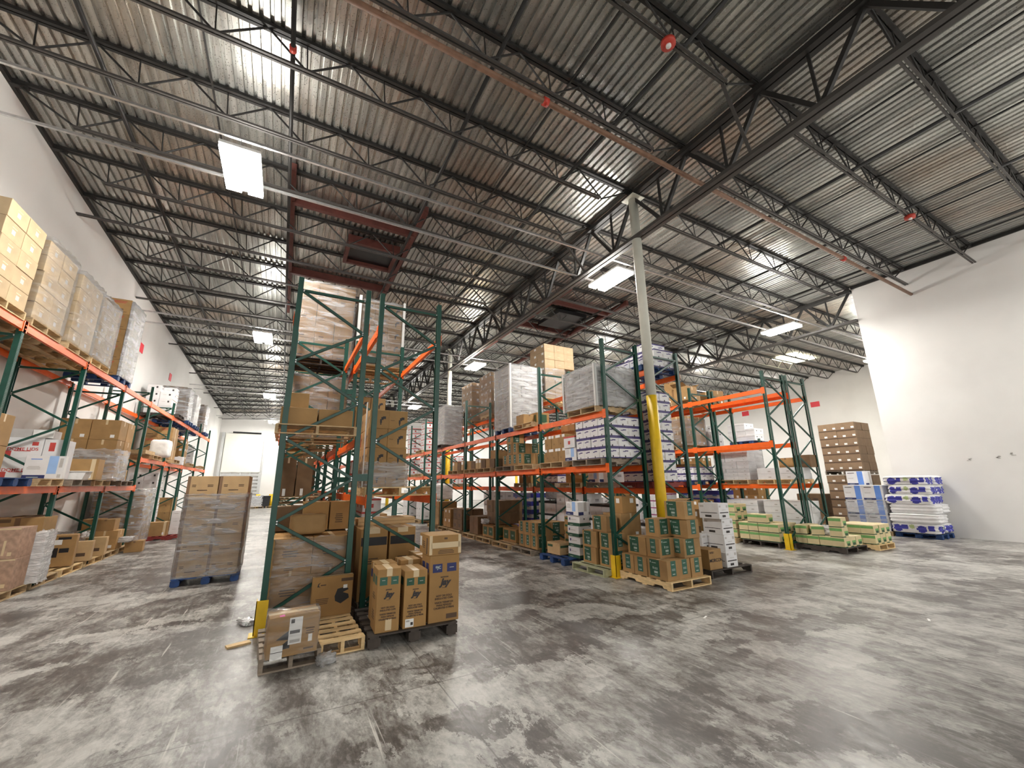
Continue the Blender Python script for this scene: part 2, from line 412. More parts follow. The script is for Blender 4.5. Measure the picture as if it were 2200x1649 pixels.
# eave angle along walls
b = MB()
for y0, y1 in zip([-2, 6, 18, 30], [6, 18, 30, YF]):
    b.bar((XL + .03, y0, zw(y0) - .05), (XL + .03, y1, zw(y1) - .05), .06, .09, 'steel_dark')
struct('trim_1', b.mesh('trim_1'), 'dark ledger angle where roof meets the left wall')
b = MB()
b.bar((XP - .03, YB, zp(YB) - .05), (XP - .03, YP, zp(YP) - .05), .06, .1, 'steel_dark')
struct('trim_2', b.mesh('trim_2'), 'dark ledger angle along top of the partition wall')

def joist(x0, x1, y, label, group, ext0=False, ext1=False):
    z0, z1 = deck_z(x0, y), deck_z(x1, y); Lj = math.hypot(x1 - x0, z1 - z0)
    Lk = round(x1 - x0, 2)
    def top():
        b = MB(); b.box((0, -.065, -.065), (Lk, -.010, -.002), 'steel_dark'); b.box((0, .010, -.065), (Lk, .065, -.002), 'steel_dark')
        b.box((0, -.05, -.10), (.25, .05, -.012), 'steel_dark'); b.box((Lk - .25, -.05, -.10), (Lk, .05, -.012), 'steel_dark'); return b.mesh('top_chord')
    a0 = 0.0 if ext0 else .95; a1 = Lk if ext1 else Lk - 1.05
    def bot():
        b = MB(); b.box((a0, -.05, -.62), (a1, -.012, -.58), 'steel_grey'); b.box((a0, .012, -.62), (a1, .05, -.58), 'steel_grey'); return b.mesh('bottom_chord')
    def web():
        b = MB(); n = int(round((Lk - 2.0) / 1.22)); st = (Lk - 2.0) / n
        b.tube((.08, 0, -.05), (1.0, 0, -.6), .019, 'steel_dark', 6)
        b.tube((Lk - .08, 0, -.05), (Lk - 1.0, 0, -.6), .019, 'steel_dark', 6)
        for i in range(n):
            xa = 1.0 + i * st; xm = xa + st / 2
            b.tube((xa, 0, -.6), (xm, 0, -.05), .018, 'steel_dark', 6); b.tube((xm, 0, -.05), (xa + st, 0, -.6), .018, 'steel_dark', 6)
            b.tube((xa, 0, -.6), (xa - .06, 0, -.05), .012, 'steel_dark', 6)
        return b.mesh('web')
    r = thing('roof_joist', label, 'roof joist', (x0, y, z0), 0, group)
    r.rotation_euler = (0, -math.atan2(z1 - z0, x1 - x0), 0)
    link('top_chord', cached(('jt', Lk), top), r)
    link('bottom_chord', cached(('jb', Lk, ext0, ext1), bot), r)
    link('web', cached(('jw', Lk), web), r)
JY = [1.47 + 1.622 * i for i in range(-1, 26)]
for i, y in enumerate(JY):
    o = ORD[i]
    joist(XL + .01, XG - .04, y, f'dark open web joist over the left bay, {o} from the camera', 'roof joists', ext0=(i % 3 == 2))
    joist(XG + .04, XP - (.01 if y < YP else .06), y, f'dark open web joist over the middle bay, {o} from the camera', 'roof joists', ext1=(y < YP))
    if y > YP + .3:
        joist(XP + .06, XR - .02, y, f'dark open web joist over the distant right bay, {o} from the camera', 'roof joists')

def girder(x, y0, y1, zf, label):
    r = thing('roof_girder', label, 'roof girder', (x, y0, zf(y0)), 0)
    sl = math.atan2(zf(y1) - zf(y0), y1 - y0); r.rotation_euler = (sl, 0, 0); Lg = y1 - y0
    b = MB(); b.box((-.13, 0, -.21), (-.015, Lg, -.10), 'steel_dark'); b.box((.015, 0, -.21), (.13, Lg, -.10), 'steel_dark'); link('top_chord', b.mesh('top_chord'), r)
    b = MB(); b.box((-.12, 0, -1.38), (-.018, Lg, -1.30), 'steel_grey'); b.box((.018, 0, -1.38), (.12, Lg, -1.30), 'steel_grey'); link('bottom_chord', b.mesh('bottom_chord'), r)
    def dg(sg):
        b = MB(); b.bar((0, 0, -1.33), (0, sg * .811, -.16), .075, .075, 'steel_dark'); return b.mesh('diagonal_brace')
    def vt():
        b = MB(); b.bar((0, 0, -1.33), (0, 0, -.16), .045, .045, 'steel_dark'); return b.mesh('vertical_strut')
    da, db, vv = cached('gda', lambda: dg(1)), cached('gdb', lambda: dg(-1)), cached('gv', vt)
    for y in JY:
        m = y + .811 - y0
        if m < .2 or m > Lg - .2: continue
        link('diagonal_brace', da, r, (0, m, 0)); link('diagonal_brace', db, r, (0, m, 0)); link('vertical_strut', vv, r, (0, m, 0))
for i in (2, 5, 8, 11):
    b = MB(); y = JY[i]; x = XG - 1.12; b.bar((x, y + .04, deck_z(x, y) - .60), (XG - .06, y + .30, zg(y) - 1.30), .05, .05, 'steel_grey')
    tag(link('knee_brace', b.mesh('knee_brace')), f'diagonal knee brace from the {ORD[i]} joist end down to the main girder', 'brace')
girder(XG, -2.0, YF - .05, zg, 'heavy dark roof girder running over the white and yellow columns')
girder(XP, YP + .02, YF - .05, zp, 'second heavy roof girder starting at the partition wall end')

def column(x, y, h, label, yel=3.66, r=.112):
    t = thing('building_column', label, 'column', (x, y, 0))
    b = MB(); b.tube((0, 0, yel), (0, 0, h - .02), r, 'column_white', 32); link('shaft', b.mesh('shaft', True), t, label='off-white upper shaft')
    b = MB(); b.tube((0, 0, .02), (0, 0, yel), r + .002, 'yellow', 32); link('painted_base', b.mesh('painted_base', True), t, label='yellow painted lower part')
    b = MB(); b.box((-.2, -.2, h - .02), (.2, .2, h), 'column_white'); link('cap_plate', b.mesh('cap'), t)
    b = MB(); b.box((-.18, -.18, 0), (.18, .18, .02), 'yellow'); link('base_plate', b.mesh('base'), t)
for x, y, nm in ((XG, 6.33, 'round steel column, yellow below and white above, between the middle racks'),
                 (XG, 19.5, 'more distant white and yellow round column along the girder'),
                 (XG, 32.6, 'farthest white and yellow round column along the girder'),):
    column(x, y, zg(y) - .22, nm)
column(XP, 32.6, zp(32.6) - .22, 'white and yellow column under the second girder')

# ---------------------------------------------------------------- lamps and services under the roof
def lamp_parts():
    b = MB(); b.box((-.31, -.62, .02), (.31, .62, .075), 'plastic_white'); h = b.mesh('housing')
    b = MB(); b.box((-.125, -.60, -.045), (.125, .60, .018), 'lamp'); p = b.mesh('light_panel')
    b = MB(); b.box((-.22, -.55, .076), (.22, .55, .086), 'lamp_up'); up = b.mesh('uplight')
    b = MB()
    for y in (-.60, .60): b.tube((0, y, .07), (0, y, .20), .010, 'galv', 6)
    return h, p, b.mesh('hanger'), up
RN = {-11.5: 'behind the camera', -1.8: 'above the camera', 8.05: 'in the nearest row', 17.8: 'in the second row', 28.6: 'in the third row', 39.5: 'in the farthest row'}
CN = {-1.25: 'over the left aisle', 7.75: 'beside the main girder', 16.5: 'near the partition wall', 25.2: 'over the distant right bay'}
for x, y, z in LAMPS:
    if (x > XP and y < YP) or (y < 0 and x < 16): continue
    h, p, s, up = cached('lamp', lamp_parts)
    t = thing('high_bay_light', f'bright high bay light {CN[x]}, {RN[y]}', 'light', (x, y, z), 0, 'high bay lights')
    hs_ = link('housing', h, t); link('hanger', s, t); link('uplight', up, hs_)
    for dx in (-.18, .18): link('light_panel', p, t, (dx, 0, 0))
for y, zz in ((-1.8, 7.55), (8.05, 7.5), (17.8, 7.4), (28.6, 7.15), (39.5, 7.0)):
    for dy, w in ((-.60, 'near'), (.60, 'far')):
        b = MB(); b.bar((XL + .02, y + dy, zz + .215), ((XP if y < YP else XR) - .02, y + dy, zz + .215), .045, .045, 'galv')
        tag(link('strut_rail', b.mesh('strut_rail')), f'thin galvanised rail across the roof on the {w} side of lamps {RN[y]}', 'rail')
def pipe(name, p, q, r, k, label, cat='pipe', fit=()):
    b = MB(); b.tube(p, q, r, k, 12); o = tag(link(name, b.mesh(name, True)), label, cat)
    for f in fit:
        b = MB(); P = Vector(p).lerp(Vector(q), f); d = (Vector(q) - Vector(p)).normalized()
        b.tube(P - d * .05, P + d * .05, r * 1.5, 'red_device', 10); link('coupling', b.mesh('coupling', True), o, label='reddish pipe coupling')
    return o
pipe('sprinkler_main', (XL + .02, 4.66, 8.30), (XP - .02, 4.66, 7.92), .048, 'rust_pipe', 'rusty sprinkler main crossing the roof near the camera', fit=(.36, .8))
for x, lab, k in ((-3.40, 'black sprinkler pipe running along the roof nearest the left wall', 'steel_dark'),
               (-.58, 'black sprinkler pipe along the roof just left of the red opening frame', 'steel_dark'),
               (2.42, 'black sprinkler pipe along the roof right of the red opening frame', 'steel_dark'),
               (5.0, 'black sprinkler pipe along the roof just left of the main girder', 'steel_dark'),
               (8.35, 'black sprinkler pipe along the roof just right of the main girder', 'steel_dark'),
               (10.6, 'black sprinkler pipe over the middle bay, second right of the girder', 'steel_dark'),
               (13.45, 'black sprinkler pipe over the middle bay, third right of the girder', 'steel_dark'),
               (16.2, 'black sprinkler pipe over the middle bay nearest the partition wall', 'steel_dark')):
    z0, z1 = deck_z(x, -1) - .68, deck_z(x, 41.5) - .68
    pipe('sprinkler_pipe', (x, -1, z0 + .30), (x, 41.5, z1 + .30), .036, k, lab, fit=(.17,) if x < 0 else ())
for x, lab in ((-1.9, 'left of the lamps'), (3.9, 'right of the red opening frame'), (9.5, 'right of the girder'), (11.9, 'mid bay'), (14.8, 'toward the partition wall'), (17.3, 'beside the partition wall')):
    b = MB()
    for y0, y1 in zip([-1, 6, 18, 30], [6, 18, 30, 41.8]):
        b.bar((x, y0, deck_z(x, y0) - .075), (x, y1, deck_z(x, y1) - .075), .03, .03, 'steel_dark')
    tag(link('joist_bridging', b.mesh('joist_bridging')), f'thin dark bridging angle along the joist tops, {lab}', 'bridging')
def strobe(x, y, z, lab):
    t = thing('alarm_strobe', lab, 'alarm', (x, y, z))
    b = MB(); b.tube((0, 0, .0), (0, 0, .07), .11, 'red_device', 20); bd = link('body', b.mesh('body', True), t)
    b = MB(); b.tube((0, 0, -.03), (0, 0, 0), .04, 'paper', 12); link('lens', b.mesh('lens', True), bd, label='clear white lens')
strobe(4.55, JY[2], deck_z(4.55, JY[2]) - .70, 'round red alarm strobe under a joist near the camera')
strobe(13.4, JY[2] - .02, deck_z(13.4, JY[2]) - .70, 'red alarm strobe under a joist near the partition wall')
# red framed roof opening
t = thing('roof_opening_frame', 'red steel frame around a dark roof opening over the left bay', 'roof frame', (0, 0, 0))
for x in (-.52, 2.6):
    b = MB(); b.bar((x, 9.3, deck_z(x, 9.3) - .14), (x, 17.8, deck_z(x, 17.8) - .14), .12, .2, 'steel_red'); link('side_rail', b.mesh('side_rail'), t)
for y in (10.5, 14.3):
    b = MB(); b.bar((-.52, y, deck_z(-.52, y) - .14), (2.6, y, deck_z(2.6, y) - .14), .12, .24, 'steel_red', up=(0, 0, 1)); link('cross_rail', b.mesh('cross_rail'), t)
z = deck_z(1.6, 12) - .12
b = MB()
for a, c in (((.95, 11.5, z - .14), (2.45, 11.6, z + .1)), ((.95, 12.75, z - .14), (2.45, 12.85, z + .1)), ((.95, 11.6, z - .14), (1.05, 12.75, z + .1)), ((2.35, 11.6, z - .14), (2.45, 12.75, z + .1))): b.box(a, c, 'steel_red')
link('curb', b.mesh('curb'), t)
b = MB(); b.box((1.05, 11.6, z - .02), (2.35, 12.75, z + .05), 'plastic_black'); link('opening_shade', b.mesh('opening_shade'), t, label='black sheet standing in for shade inside the opening')  # black sheet paints the darkness inside the open hole
t = thing('roof_opening_frame', 'red steel frame around a roof opening beyond the main girder', 'roof frame', (0, 0, 0))
for x in (8.6, 11.4):
    b = MB(); b.bar((x, 11.0, deck_z(x, 11) - .14), (x, 20.5, deck_z(x, 20.5) - .14), .12, .2, 'steel_red'); link('side_rail', b.mesh('side_rail'), t)
for y in (12.2, 14.8):
    b = MB(); b.bar((8.6, y, deck_z(8.6, y) - .14), (11.4, y, deck_z(11.4, y) - .14), .12, .24, 'steel_red'); link('cross_rail', b.mesh('cross_rail'), t)
b = MB(); b.box((9.2, 12.6, 8.55), (10.6, 14.2, 8.7), 'plastic_black'); link('opening_shade', b.mesh('opening_shade'), t, label='black sheet standing in for shade inside the opening')  # painted darkness again, for the hole beyond the girder
b = MB()
for i in range(2): b.box((25.0 + i * 1.15, 11.7, 8.80), (26.05 + i * 1.15, 13.0, 8.84), 'skylight')
struct('window_1', b.mesh('window_1'), 'glowing yellowish skylight panels over the distant right bay')

# signs, marks on the walls
for x, y, z, lab in ((XL + .01, 19.3, 6.85, 'small red square sign high on the left wall, nearer one'), (XL + .01, 23.9, 6.8, 'small red square sign high on the left wall, farther one')):
    b = MB(); b.box((0, -.19, -.17), (.01, .19, .17), 'red_sign'); tag(link('wall_sign', b.mesh('wall_sign'), loc=(x, y, z)), lab, 'sign')
for y, z, lab in ((14.3, 6.85, 'small red sign on the distant side wall, right of racks'), (19.3, 6.95, 'small red sign on the distant side wall, seen between rack beams')):
    b = MB(); b.box((-.01, -.28, -.18), (0, .28, .18), 'red_sign'); tag(link('wall_sign', b.mesh('wall_sign'), loc=(XR - .005, y, z)), lab, 'sign')
b = MB()
rr = random.Random(3)
for (y, z) in ((4.37, 2.32), (3.72, 2.35), (3.45, 2.43)):
    for k in range(5): 
        dy, dz = rr.uniform(-.06, .06), rr.uniform(-.04, .04); b.box((-.004, y + dy - .02, z + dz - .012), (0, y + dy + .025, z + dz + .012), 'grey_card')
tag(link('wall_scuff', b.mesh('wall_scuff'), loc=(XP - .002, 0, 0)), 'grey scuff marks on the partition wall above the towel bags', 'scuff', kind='stuff')

# far end: dock door, folding gate, bollards
t = thing('door_1', None, None); t['kind'] = 'structure'; t['label'] = 'tall white dock door with grey folding gate at the far end'
b = MB(); b.box((-4.70, YF - .12, 2.95), (-1.85, YF - .03, 6.25), 'door_panel'); link('door_curtain', b.mesh('door_curtain'), t)
b = MB(); b.box((-4.95, YF - .2, 0), (-4.75, YF - .02, 6.3), 'gate_grey'); b.box((-1.82, YF - .2, 0), (-1.70, YF - .02, 6.3), 'gate_grey'); link('door_track', b.mesh('door_track'), t)
b = MB(); b.tube((-4.2, YF - .2, 6.33), (-2.1, YF - .2, 6.30), .07, 'plastic_black', 10); link('roll_shaft', b.mesh('roll_shaft'), t)
b = MB()
for i in range(9): b.box((-4.7, YF - .16, .25 + i * .3), (-1.9, YF - .06, .40 + i * .3), 'gate_grey')
for i in range(5): b.box((-4.72 + i * .7, YF - .19, .1), (-4.62 + i * .7, YF - .08, 2.92), 'gate_grey')
link('folding_gate', b.mesh('folding_gate'), t, label='grey slatted folding gate')
for x, lab in ((-1.72, 'yellow bollard right of the dock door'), (-.75, 'yellow bollard farther right of the dock door')):
    b = MB(); b.tube((0, 0, 0), (0, 0, 1.1), .16, 'yellow', 16); tag(link('bollard', b.mesh('bollard', True), loc=(x, YF - .9, 0)), lab, 'bollard')
b = MB(); b.prism([(-.35, 0), (.35, 0), (.42, .9), (-.42, .9)], -.35, .35, 'plastic_black'); b.box((-.46, -.4, .9), (.46, .4, .98), 'plastic_black')
tag(link('waste_bin', b.mesh('waste_bin'), loc=(-1.2, YF - 1.5, 0)), 'black plastic bin beside the far dock door', 'bin')

# ---------------------------------------------------------------- racks
def post_mesh(h):
    def f():
        b = MB()
        b.box((-.0375, -.0375, .01), (-.0352, .0375, h), 'post_holes')
        b.box((-.0352, -.0375, .01), (.034, -.0350, h), 'rack_green'); b.box((-.0352, .0350, .01), (.034, .0375, h), 'rack_green')
        b.box((.0315, -.0350, .01), (.034, -.022, h), 'rack_green'); b.box((.0315, .022, .01), (.034, .0350, h), 'rack_green')
        return b.mesh('upright')
    return cached(('post', h), f)
def foot_mesh():
    def f():
        b = MB(); b.box((-.075, -.065, 0), (.06, .065, .01), 'rack_green')
        for y in (-.052, .052): b.tube((-.055, y, .01), (-.055, y, .035), .009, 'galv', 6)
        return b.mesh('foot_plate')
    return cached('foot', f)
def brace_mesh(kind, w, dz):
    def f():
        b = MB(); p, q = Vector((.02, 0, 0)), Vector((w - .02, 0, dz))
        d = (q - p).normalized(); n = Vector((-d.z, 0, d.x))
        b.bar(p, q, .004, .042, 'rack_green', up=(0, 1, 0)) if False else None
        M = Matrix((d, Vector((0, 1, 0)), n)).transposed().to_4x4(); M.translation = p; l = (q - p).length
        b.box((0, -.015, -.021), (l, -.012, .021), 'rack_green', M)
        b.box((0, -.015, .018), (l, .013, .021), 'rack_green', M); b.box((0, -.015, -.021), (l, .013, -.018), 'rack_green', M)
        for e in (.03, l - .03):
            c = M @ Vector((e, 0, 0)); b.tube(c + Vector((0, -.025, 0)), c + Vector((0, -.012, 0)), .010, 'galv', 6)
        return b.mesh('brace')
    return cached(('brace', round(w, 2), round(dz, 2)), f)
def frame(x0, x1, y, h, label, start='L'):
    t = thing('rack_frame', label, 'rack frame', (x0, y, 0)); w = x1 - x0
    pm = post_mesh(h); fm = foot_mesh()
    for dx, rz in ((0, 0), (w, PI)): link('foot_plate', fm, link('upright', pm, t, (dx, 0, 0), rz))
    top = h - .20
    link('brace', brace_mesh('h', w, 0), t, (0, 0, top)); link('brace', brace_mesh('h', w, 0), t, (0, 0, .16))
    z = top; left = (start == 'L')
    while z - .56 > .15:
        if left: link('brace', brace_mesh('d', w, -.56), t, (0, 0, z))
        else: link('brace', brace_mesh('u', w, .56), t, (0, 0, z - .56))
        z -= .56; left = not left
    return t
def beam(x, side, y0, y1, z, label, hb=.125):
    """side -1: the beam's outer face looks to -x.  z is the beam's top."""
    Lb = round(y1 - y0 - .076, 3)
    def f():
        b = MB(); b.prism([(-.002, 0), (.050, 0), (.050, hb - .04), (.026, hb - .04), (.026, hb), (-.002, hb)][::-1], -Lb / 2, Lb / 2, 'rack_orange'); return b.mesh('load_beam')
    def g():
        b = MB(); b.box((-.008, -.03, -.035), (-.002, .075, hb + .03), 'rack_orange'); b.box((-.008, -.03, -.035), (.03, -.026, hb + .03), 'rack_orange')
        for zz in (.02, .08): b.tube((-.014, .03, zz), (-.008, .03, zz), .011, 'rack_orange', 6)
        return b.mesh('connector')
    o = link('load_beam', cached(('beam', Lb, hb), f), None, (x + side * .04, (y0 + y1) / 2, z - hb), 0 if side < 0 else PI)
    tag(o, label, 'rack beam')
    m = cached(('conn', hb), g); link('connector', m, o, (0, Lb / 2, 0))
    def g2():
        b = MB(); b.box((-.008, -.075, -.035), (-.002, .03, hb + .03), 'rack_orange'); b.box((-.008, .026, -.035), (.03, .03, hb + .03), 'rack_orange')
        for zz in (.02, .08): b.tube((-.014, -.03, zz), (-.008, -.03, zz), .011, 'rack_orange', 6)
        return b.mesh('connector')
    link('connector', cached(('conn2', hb), g2), o, (0, -Lb / 2, 0))
    return o
def rack(nm, x0, x1, ys, h, levels, start='L', sides=('left', 'right')):
    for i, y in enumerate(ys):
        hh = h[i] if isinstance(h, list) else h
        frame(x0, x1, y, hh, f'green upright frame of the {nm}, {ORD[i]} from the camera', start)
    for i in range(len(ys) - 1):
        for z, ln in levels(i):
            for x, s, sn in ((x0, -1, sides[0]), (x1, 1, sides[1])):
                beam(x, s, ys[i], ys[i + 1], z, f'orange {ln} beam, {sn} side, {ORD[i]} bay of the {nm}')
YT = [6.50 + 2.6 * i for i in range(6)]
YC = [6.53 + 2.58 * i for i in range(8)]
YRr = [6.53 + 2.48 * i for i in range(6)]
YL = [6.78, 9.30, 11.82, 14.34, 16.86, 19.9, 22.95, 26.1, 29.1]
H0 = 4.88
rack('tall left row', -.06, .92, YT, H0, lambda i: [(4.28, 'top'), (2.50, 'middle')] if i == 0 else [(4.28, 'top'), (2.60, 'middle'), (1.45, 'low')])
rack('tall right row', 1.145, 2.12, YT, H0, lambda i: [(4.28, 'top'), (1.62, 'low')] if i == 0 else [(4.28, 'top'), (2.60, 'middle'), (1.62, 'low')])
rack('middle near row', 5.87, 6.87, YC, H0, lambda i: [(3.27, 'upper'), (2.14, 'lower')], 'R')
rack('middle far row', 7.245, 8.245, YC, H0, lambda i: [(4.34, 'top'), (1.64, 'low')], 'R')
rack('right near row', 11.89, 12.90, YRr, H0, lambda i: [(4.36, 'top'), (2.83, 'middle')] if i == 0 else [(4.36, 'top'), (2.83, 'middle'), (1.65, 'low')])
rack('right far row', 13.09, 14.06, YRr, H0, lambda i: [(4.30, 'top'), (2.83, 'middle'), (1.66, 'low')] if i else [(4.30, 'top'), (1.66, 'low')])
rack('wall rack', -5.0, -4.0, YL, [4.42] * 4 + [4.95] * 5, lambda i: [(4.44, 'top'), (1.84, 'lower')] if i < 4 else [(4.44, 'top'), (2.70, 'lower')], 'R', ('wall', 'aisle'))
YX = [10.2, 12.8, 15.4, 18.0]
rack('farthest right row', 17.6, 18.6, YX, 3.5, lambda i: [(3.30, 'top'), (1.7, 'low')])
# row spacers between back-to-back frames
b = MB(); b.box((0, -.02, -.05), (.15, .02, .05), 'rack_green'); sm = b.mesh('row_spacer')
for xs, ys, nm in ((.957, YT, 'tall rows'), (12.937, YRr, 'right rows')):
    for i in (0, 1):
        for z, zn in ((3.72, 'upper'), (1.9, 'lower')):
            tag(link('row_spacer', sm, None, (xs, ys[i], z)), f'{zn} green spacer joining the {nm} at the {ORD[i]} frames', 'spacer')
def guard(x, y, label, rz=0):
    t = MB(); h = .40
    t.box((-.075, -.075, .01), (.06, -.065, h), 'yellow'); t.box((-.075, -.075, .01), (-.065, .06, h), 'yellow'); t.box((-.12, -.12, 0), (.08, .08, .01), 'yellow')
    tag(link('post_guard', t.mesh('post_guard'), None, (x, y, 0), rz), label, 'guard')
guard(-.06, YT[0], 'yellow corner guard at foot of the tall left row')
guard(5.87, YC[0], 'yellow corner guard at foot of the middle near row')
guard(11.89, YRr[0], 'yellow corner guard at foot of the right near row')

# ---------------------------------------------------------------- pallets
def pallet_meshes(k, w, d, style):
    def f():
        r = random.Random(len(CACHE)); out = []
        n = 6
        def deckb(wd):
            b = MB(); b.box((-w / 2, -wd / 2, 0), (w / 2, wd / 2, .016), k); return b.mesh('deck_board')
        m1, m2 = deckb(.12), deckb(.085)
        for i in range(n):
            e = i in (0, n - 1); y = -d / 2 + .06 + i * (d - .12) / (n - 1)
            out.append(('deck_board', m1 if e else m2, (0, y, .122)))
        if style == 'block':
            b = MB(); b.box((-.07, -.07, 0), (.07, .07, .09), k); bm_ = b.mesh('block')
            b = MB(); b.box((-.05, -d / 2, 0), (.05, d / 2, .016), k); sb = b.mesh('stringer_board')
            b = MB(); b.box((-.05, -d / 2, 0), (.05, d / 2, .016), k); rn = b.mesh('bottom_board')
            for ix in (-1, 0, 1):
                x = ix * (w / 2 - .07)
                out.append(('stringer_board', sb, (x, 0, .106))); out.append(('bottom_board', rn, (x, 0, 0)))
                for iy in (-1, 0, 1): out.append(('block', bm_, (x, iy * (d / 2 - .07), .016)))
        else:
            b = MB(); q = d / 2
            b.prism([(-q, 0), (-q + .17, 0), (-q + .20, .038), (-q + .38, .038), (-q + .41, 0), (q - .41, 0), (q - .38, .038), (q - .20, .038), (q - .17, 0), (q, 0), (q, .106), (-q, .106)], -.019, .019, k, axis='X')
            sm_ = b.mesh('stringer')
            for ix in (-1, 0, 1): out.append(('stringer', sm_, (ix * (w / 2 - .019), 0, .016)))
            b = MB(); b.box((-w / 2, -.05, 0), (w / 2, .05, .016), k); bb = b.mesh('bottom_board')
            for y in (-q + .05, 0, q - .05): out.append(('bottom_board', bb, (0, y, 0)))
        return out
    return cached(('pal', k, w, d, style), f)
WN = {'wood': 'wooden', 'wood_new': 'new pale wooden', 'wood_grey': 'weathered grey', 'wood_dark': 'dark', 'wood_green': 'pale green', 'wood_blue': 'blue', 'wood_red': 'red'}
def pallet(k, x, y, z, where, rz=0, w=1.02, d=1.22, style='stringer'):
    if k == 'wood_blue': style = 'block'
    t = thing('pallet', f'{WN[k]} pallet {where}', 'pallet', (x, y, z), math.radians(rz), 'pallets')
    for n, m, l in pallet_meshes(k, w, d, style): link(n, m, t, l)
    return t

# ---------------------------------------------------------------- cartons
KIND = {}
def kind(key, w, d, h, k, parts=(), texts=(), name='carton', cat='carton', bevel=.004, lid=None):
    KIND[key] = (w, d, h, k, parts, texts, name, cat, bevel, lid)
def bars(face, u0, u1, v0, v1, rows, k, seed=1, fill=.45):
    r = random.Random(seed); out = []; st = (v1 - v0) / rows
    for i in range(rows):
        l = r.uniform(.55, 1.0) * (u1 - u0); o = (u1 - u0 - l) / 2
        out.append((face, u0 + o, v0 + i * st, u0 + o + l, v0 + i * st + st * fill, k))
    return out
def face_xf(face, w, d, h):
    """origin, u axis, v axis, normal of a face"""
    if face == 'front': return Vector((-w / 2, -d / 2, 0)), Vector((w, 0, 0)), Vector((0, 0, h)), Vector((0, -1, 0))
    if face == 'back': return Vector((w / 2, d / 2, 0)), Vector((-w, 0, 0)), Vector((0, 0, h)), Vector((0, 1, 0))
    if face == 'left': return Vector((-w / 2, d / 2, 0)), Vector((0, -d, 0)), Vector((0, 0, h)), Vector((-1, 0, 0))
    if face == 'right': return Vector((w / 2, -d / 2, 0)), Vector((0, d, 0)), Vector((0, 0, h)), Vector((1, 0, 0))
    return Vector((-w / 2, -d / 2, h)), Vector((w, 0, 0)), Vector((0, d, 0)), Vector((0, 0, 1))
def carton_meshes(key):
    def f():
        w, d, h, k, parts, texts, name, cat, bevel, lid = KIND[key]
        b = MB(); b.box((-w / 2, -d / 2, 0), (w / 2, d / 2, h), k)
        body = b.mesh(name, bevel=bevel)
        groups = {}
        for nm, items in parts:
            lift = {'printed_panel': .0012, 'tape': .0010, 'printed_text': .0024, 'shipping_label': .0022, 'barcode': .0034}.get(nm, .0014)
            b = MB()
            for it in items:
                if it[0] == 'poly':
                    o, U, V, n = face_xf(it[1], w, d, h); b.quad([o + U * u + V * v + n * lift for u, v in it[2]], it[3]); continue
                fc, u0, v0, u1, v1, kk = it
                for F in (('front', 'left', 'right', 'back') if fc == 'sides' else ('left', 'right') if fc == 'ends' else ('front', 'back') if fc == 'faces' else (fc,)):
                    o, U, V, n = face_xf(F, w, d, h)
                    p = [o + U * u + V * v + n * lift for u, v in ((u0, v0), (u1, v0), (u1, v1), (u0, v1))]
                    b.quad(p, kk)
            me = bpy.data.meshes.new(nm); me.from_pydata(b.v, [], b.f)
            for kk in b.mats: me.materials.append(MT[kk])
            me.polygons.foreach_set('material_index', b.m); me.update()
            groups[nm] = me
        ch = [(nm, me, Matrix()) for nm, me in groups.items()]
        for (fc, u, v, size, s, kk, sh) in texts:
            o, U, V, n = face_xf(fc, w, d, h)
            me = text_mesh(s, size, kk, .0006, sh)
            X = U.normalized(); Y = V.normalized()
            Mx = Matrix((X, Y, n)).transposed().to_4x4(); Mx.translation = o + U * u + V * v + n * .0032
            ch.append(('printed_text', me, Mx))
        if lid:
            lk, lh = lid; b = MB(); b.box((-w / 2 - .006, -d / 2 - .006, h - lh), (w / 2 + .006, d / 2 + .006, h + .004), lk)
            ch.append(('lid', b.mesh('lid', bevel=.003), Matrix()))
        return body, ch
    return cached(('carton', key), f)
NAMES = {'jay_a': 'cup_carton', 'jay_b': 'cup_carton', 'jay_c': 'cup_carton', 'jay_plain': 'cup_carton', 'fruit': 'fruit_box', 'magenta': 'fruit_box', 'paper': 'paper_box', 'ream': 'paper_carton', 'ream_thick': 'paper_carton',
         'filebox': 'file_box', 'creamcase': 'cream_carton', 'foot': 'footprint_carton', 'footw': 'footprint_carton', 'tan': 'tan_carton', 'whitecase': 'white_carton', 'whitelogo': 'white_carton', 'blacklid': 'lidded_box',
         'napkin': 'napkin_carton', 'nitrile': 'glove_carton', 'nitrile_big': 'glove_carton', 'bluewhite': 'glove_carton', 'tissue': 'tissue_pack', 'redwhite': 'white_carton', 'dome': 'lid_carton', 'dome_red': 'lid_carton', 'green': 'green_panel_carton'}
PUT = []
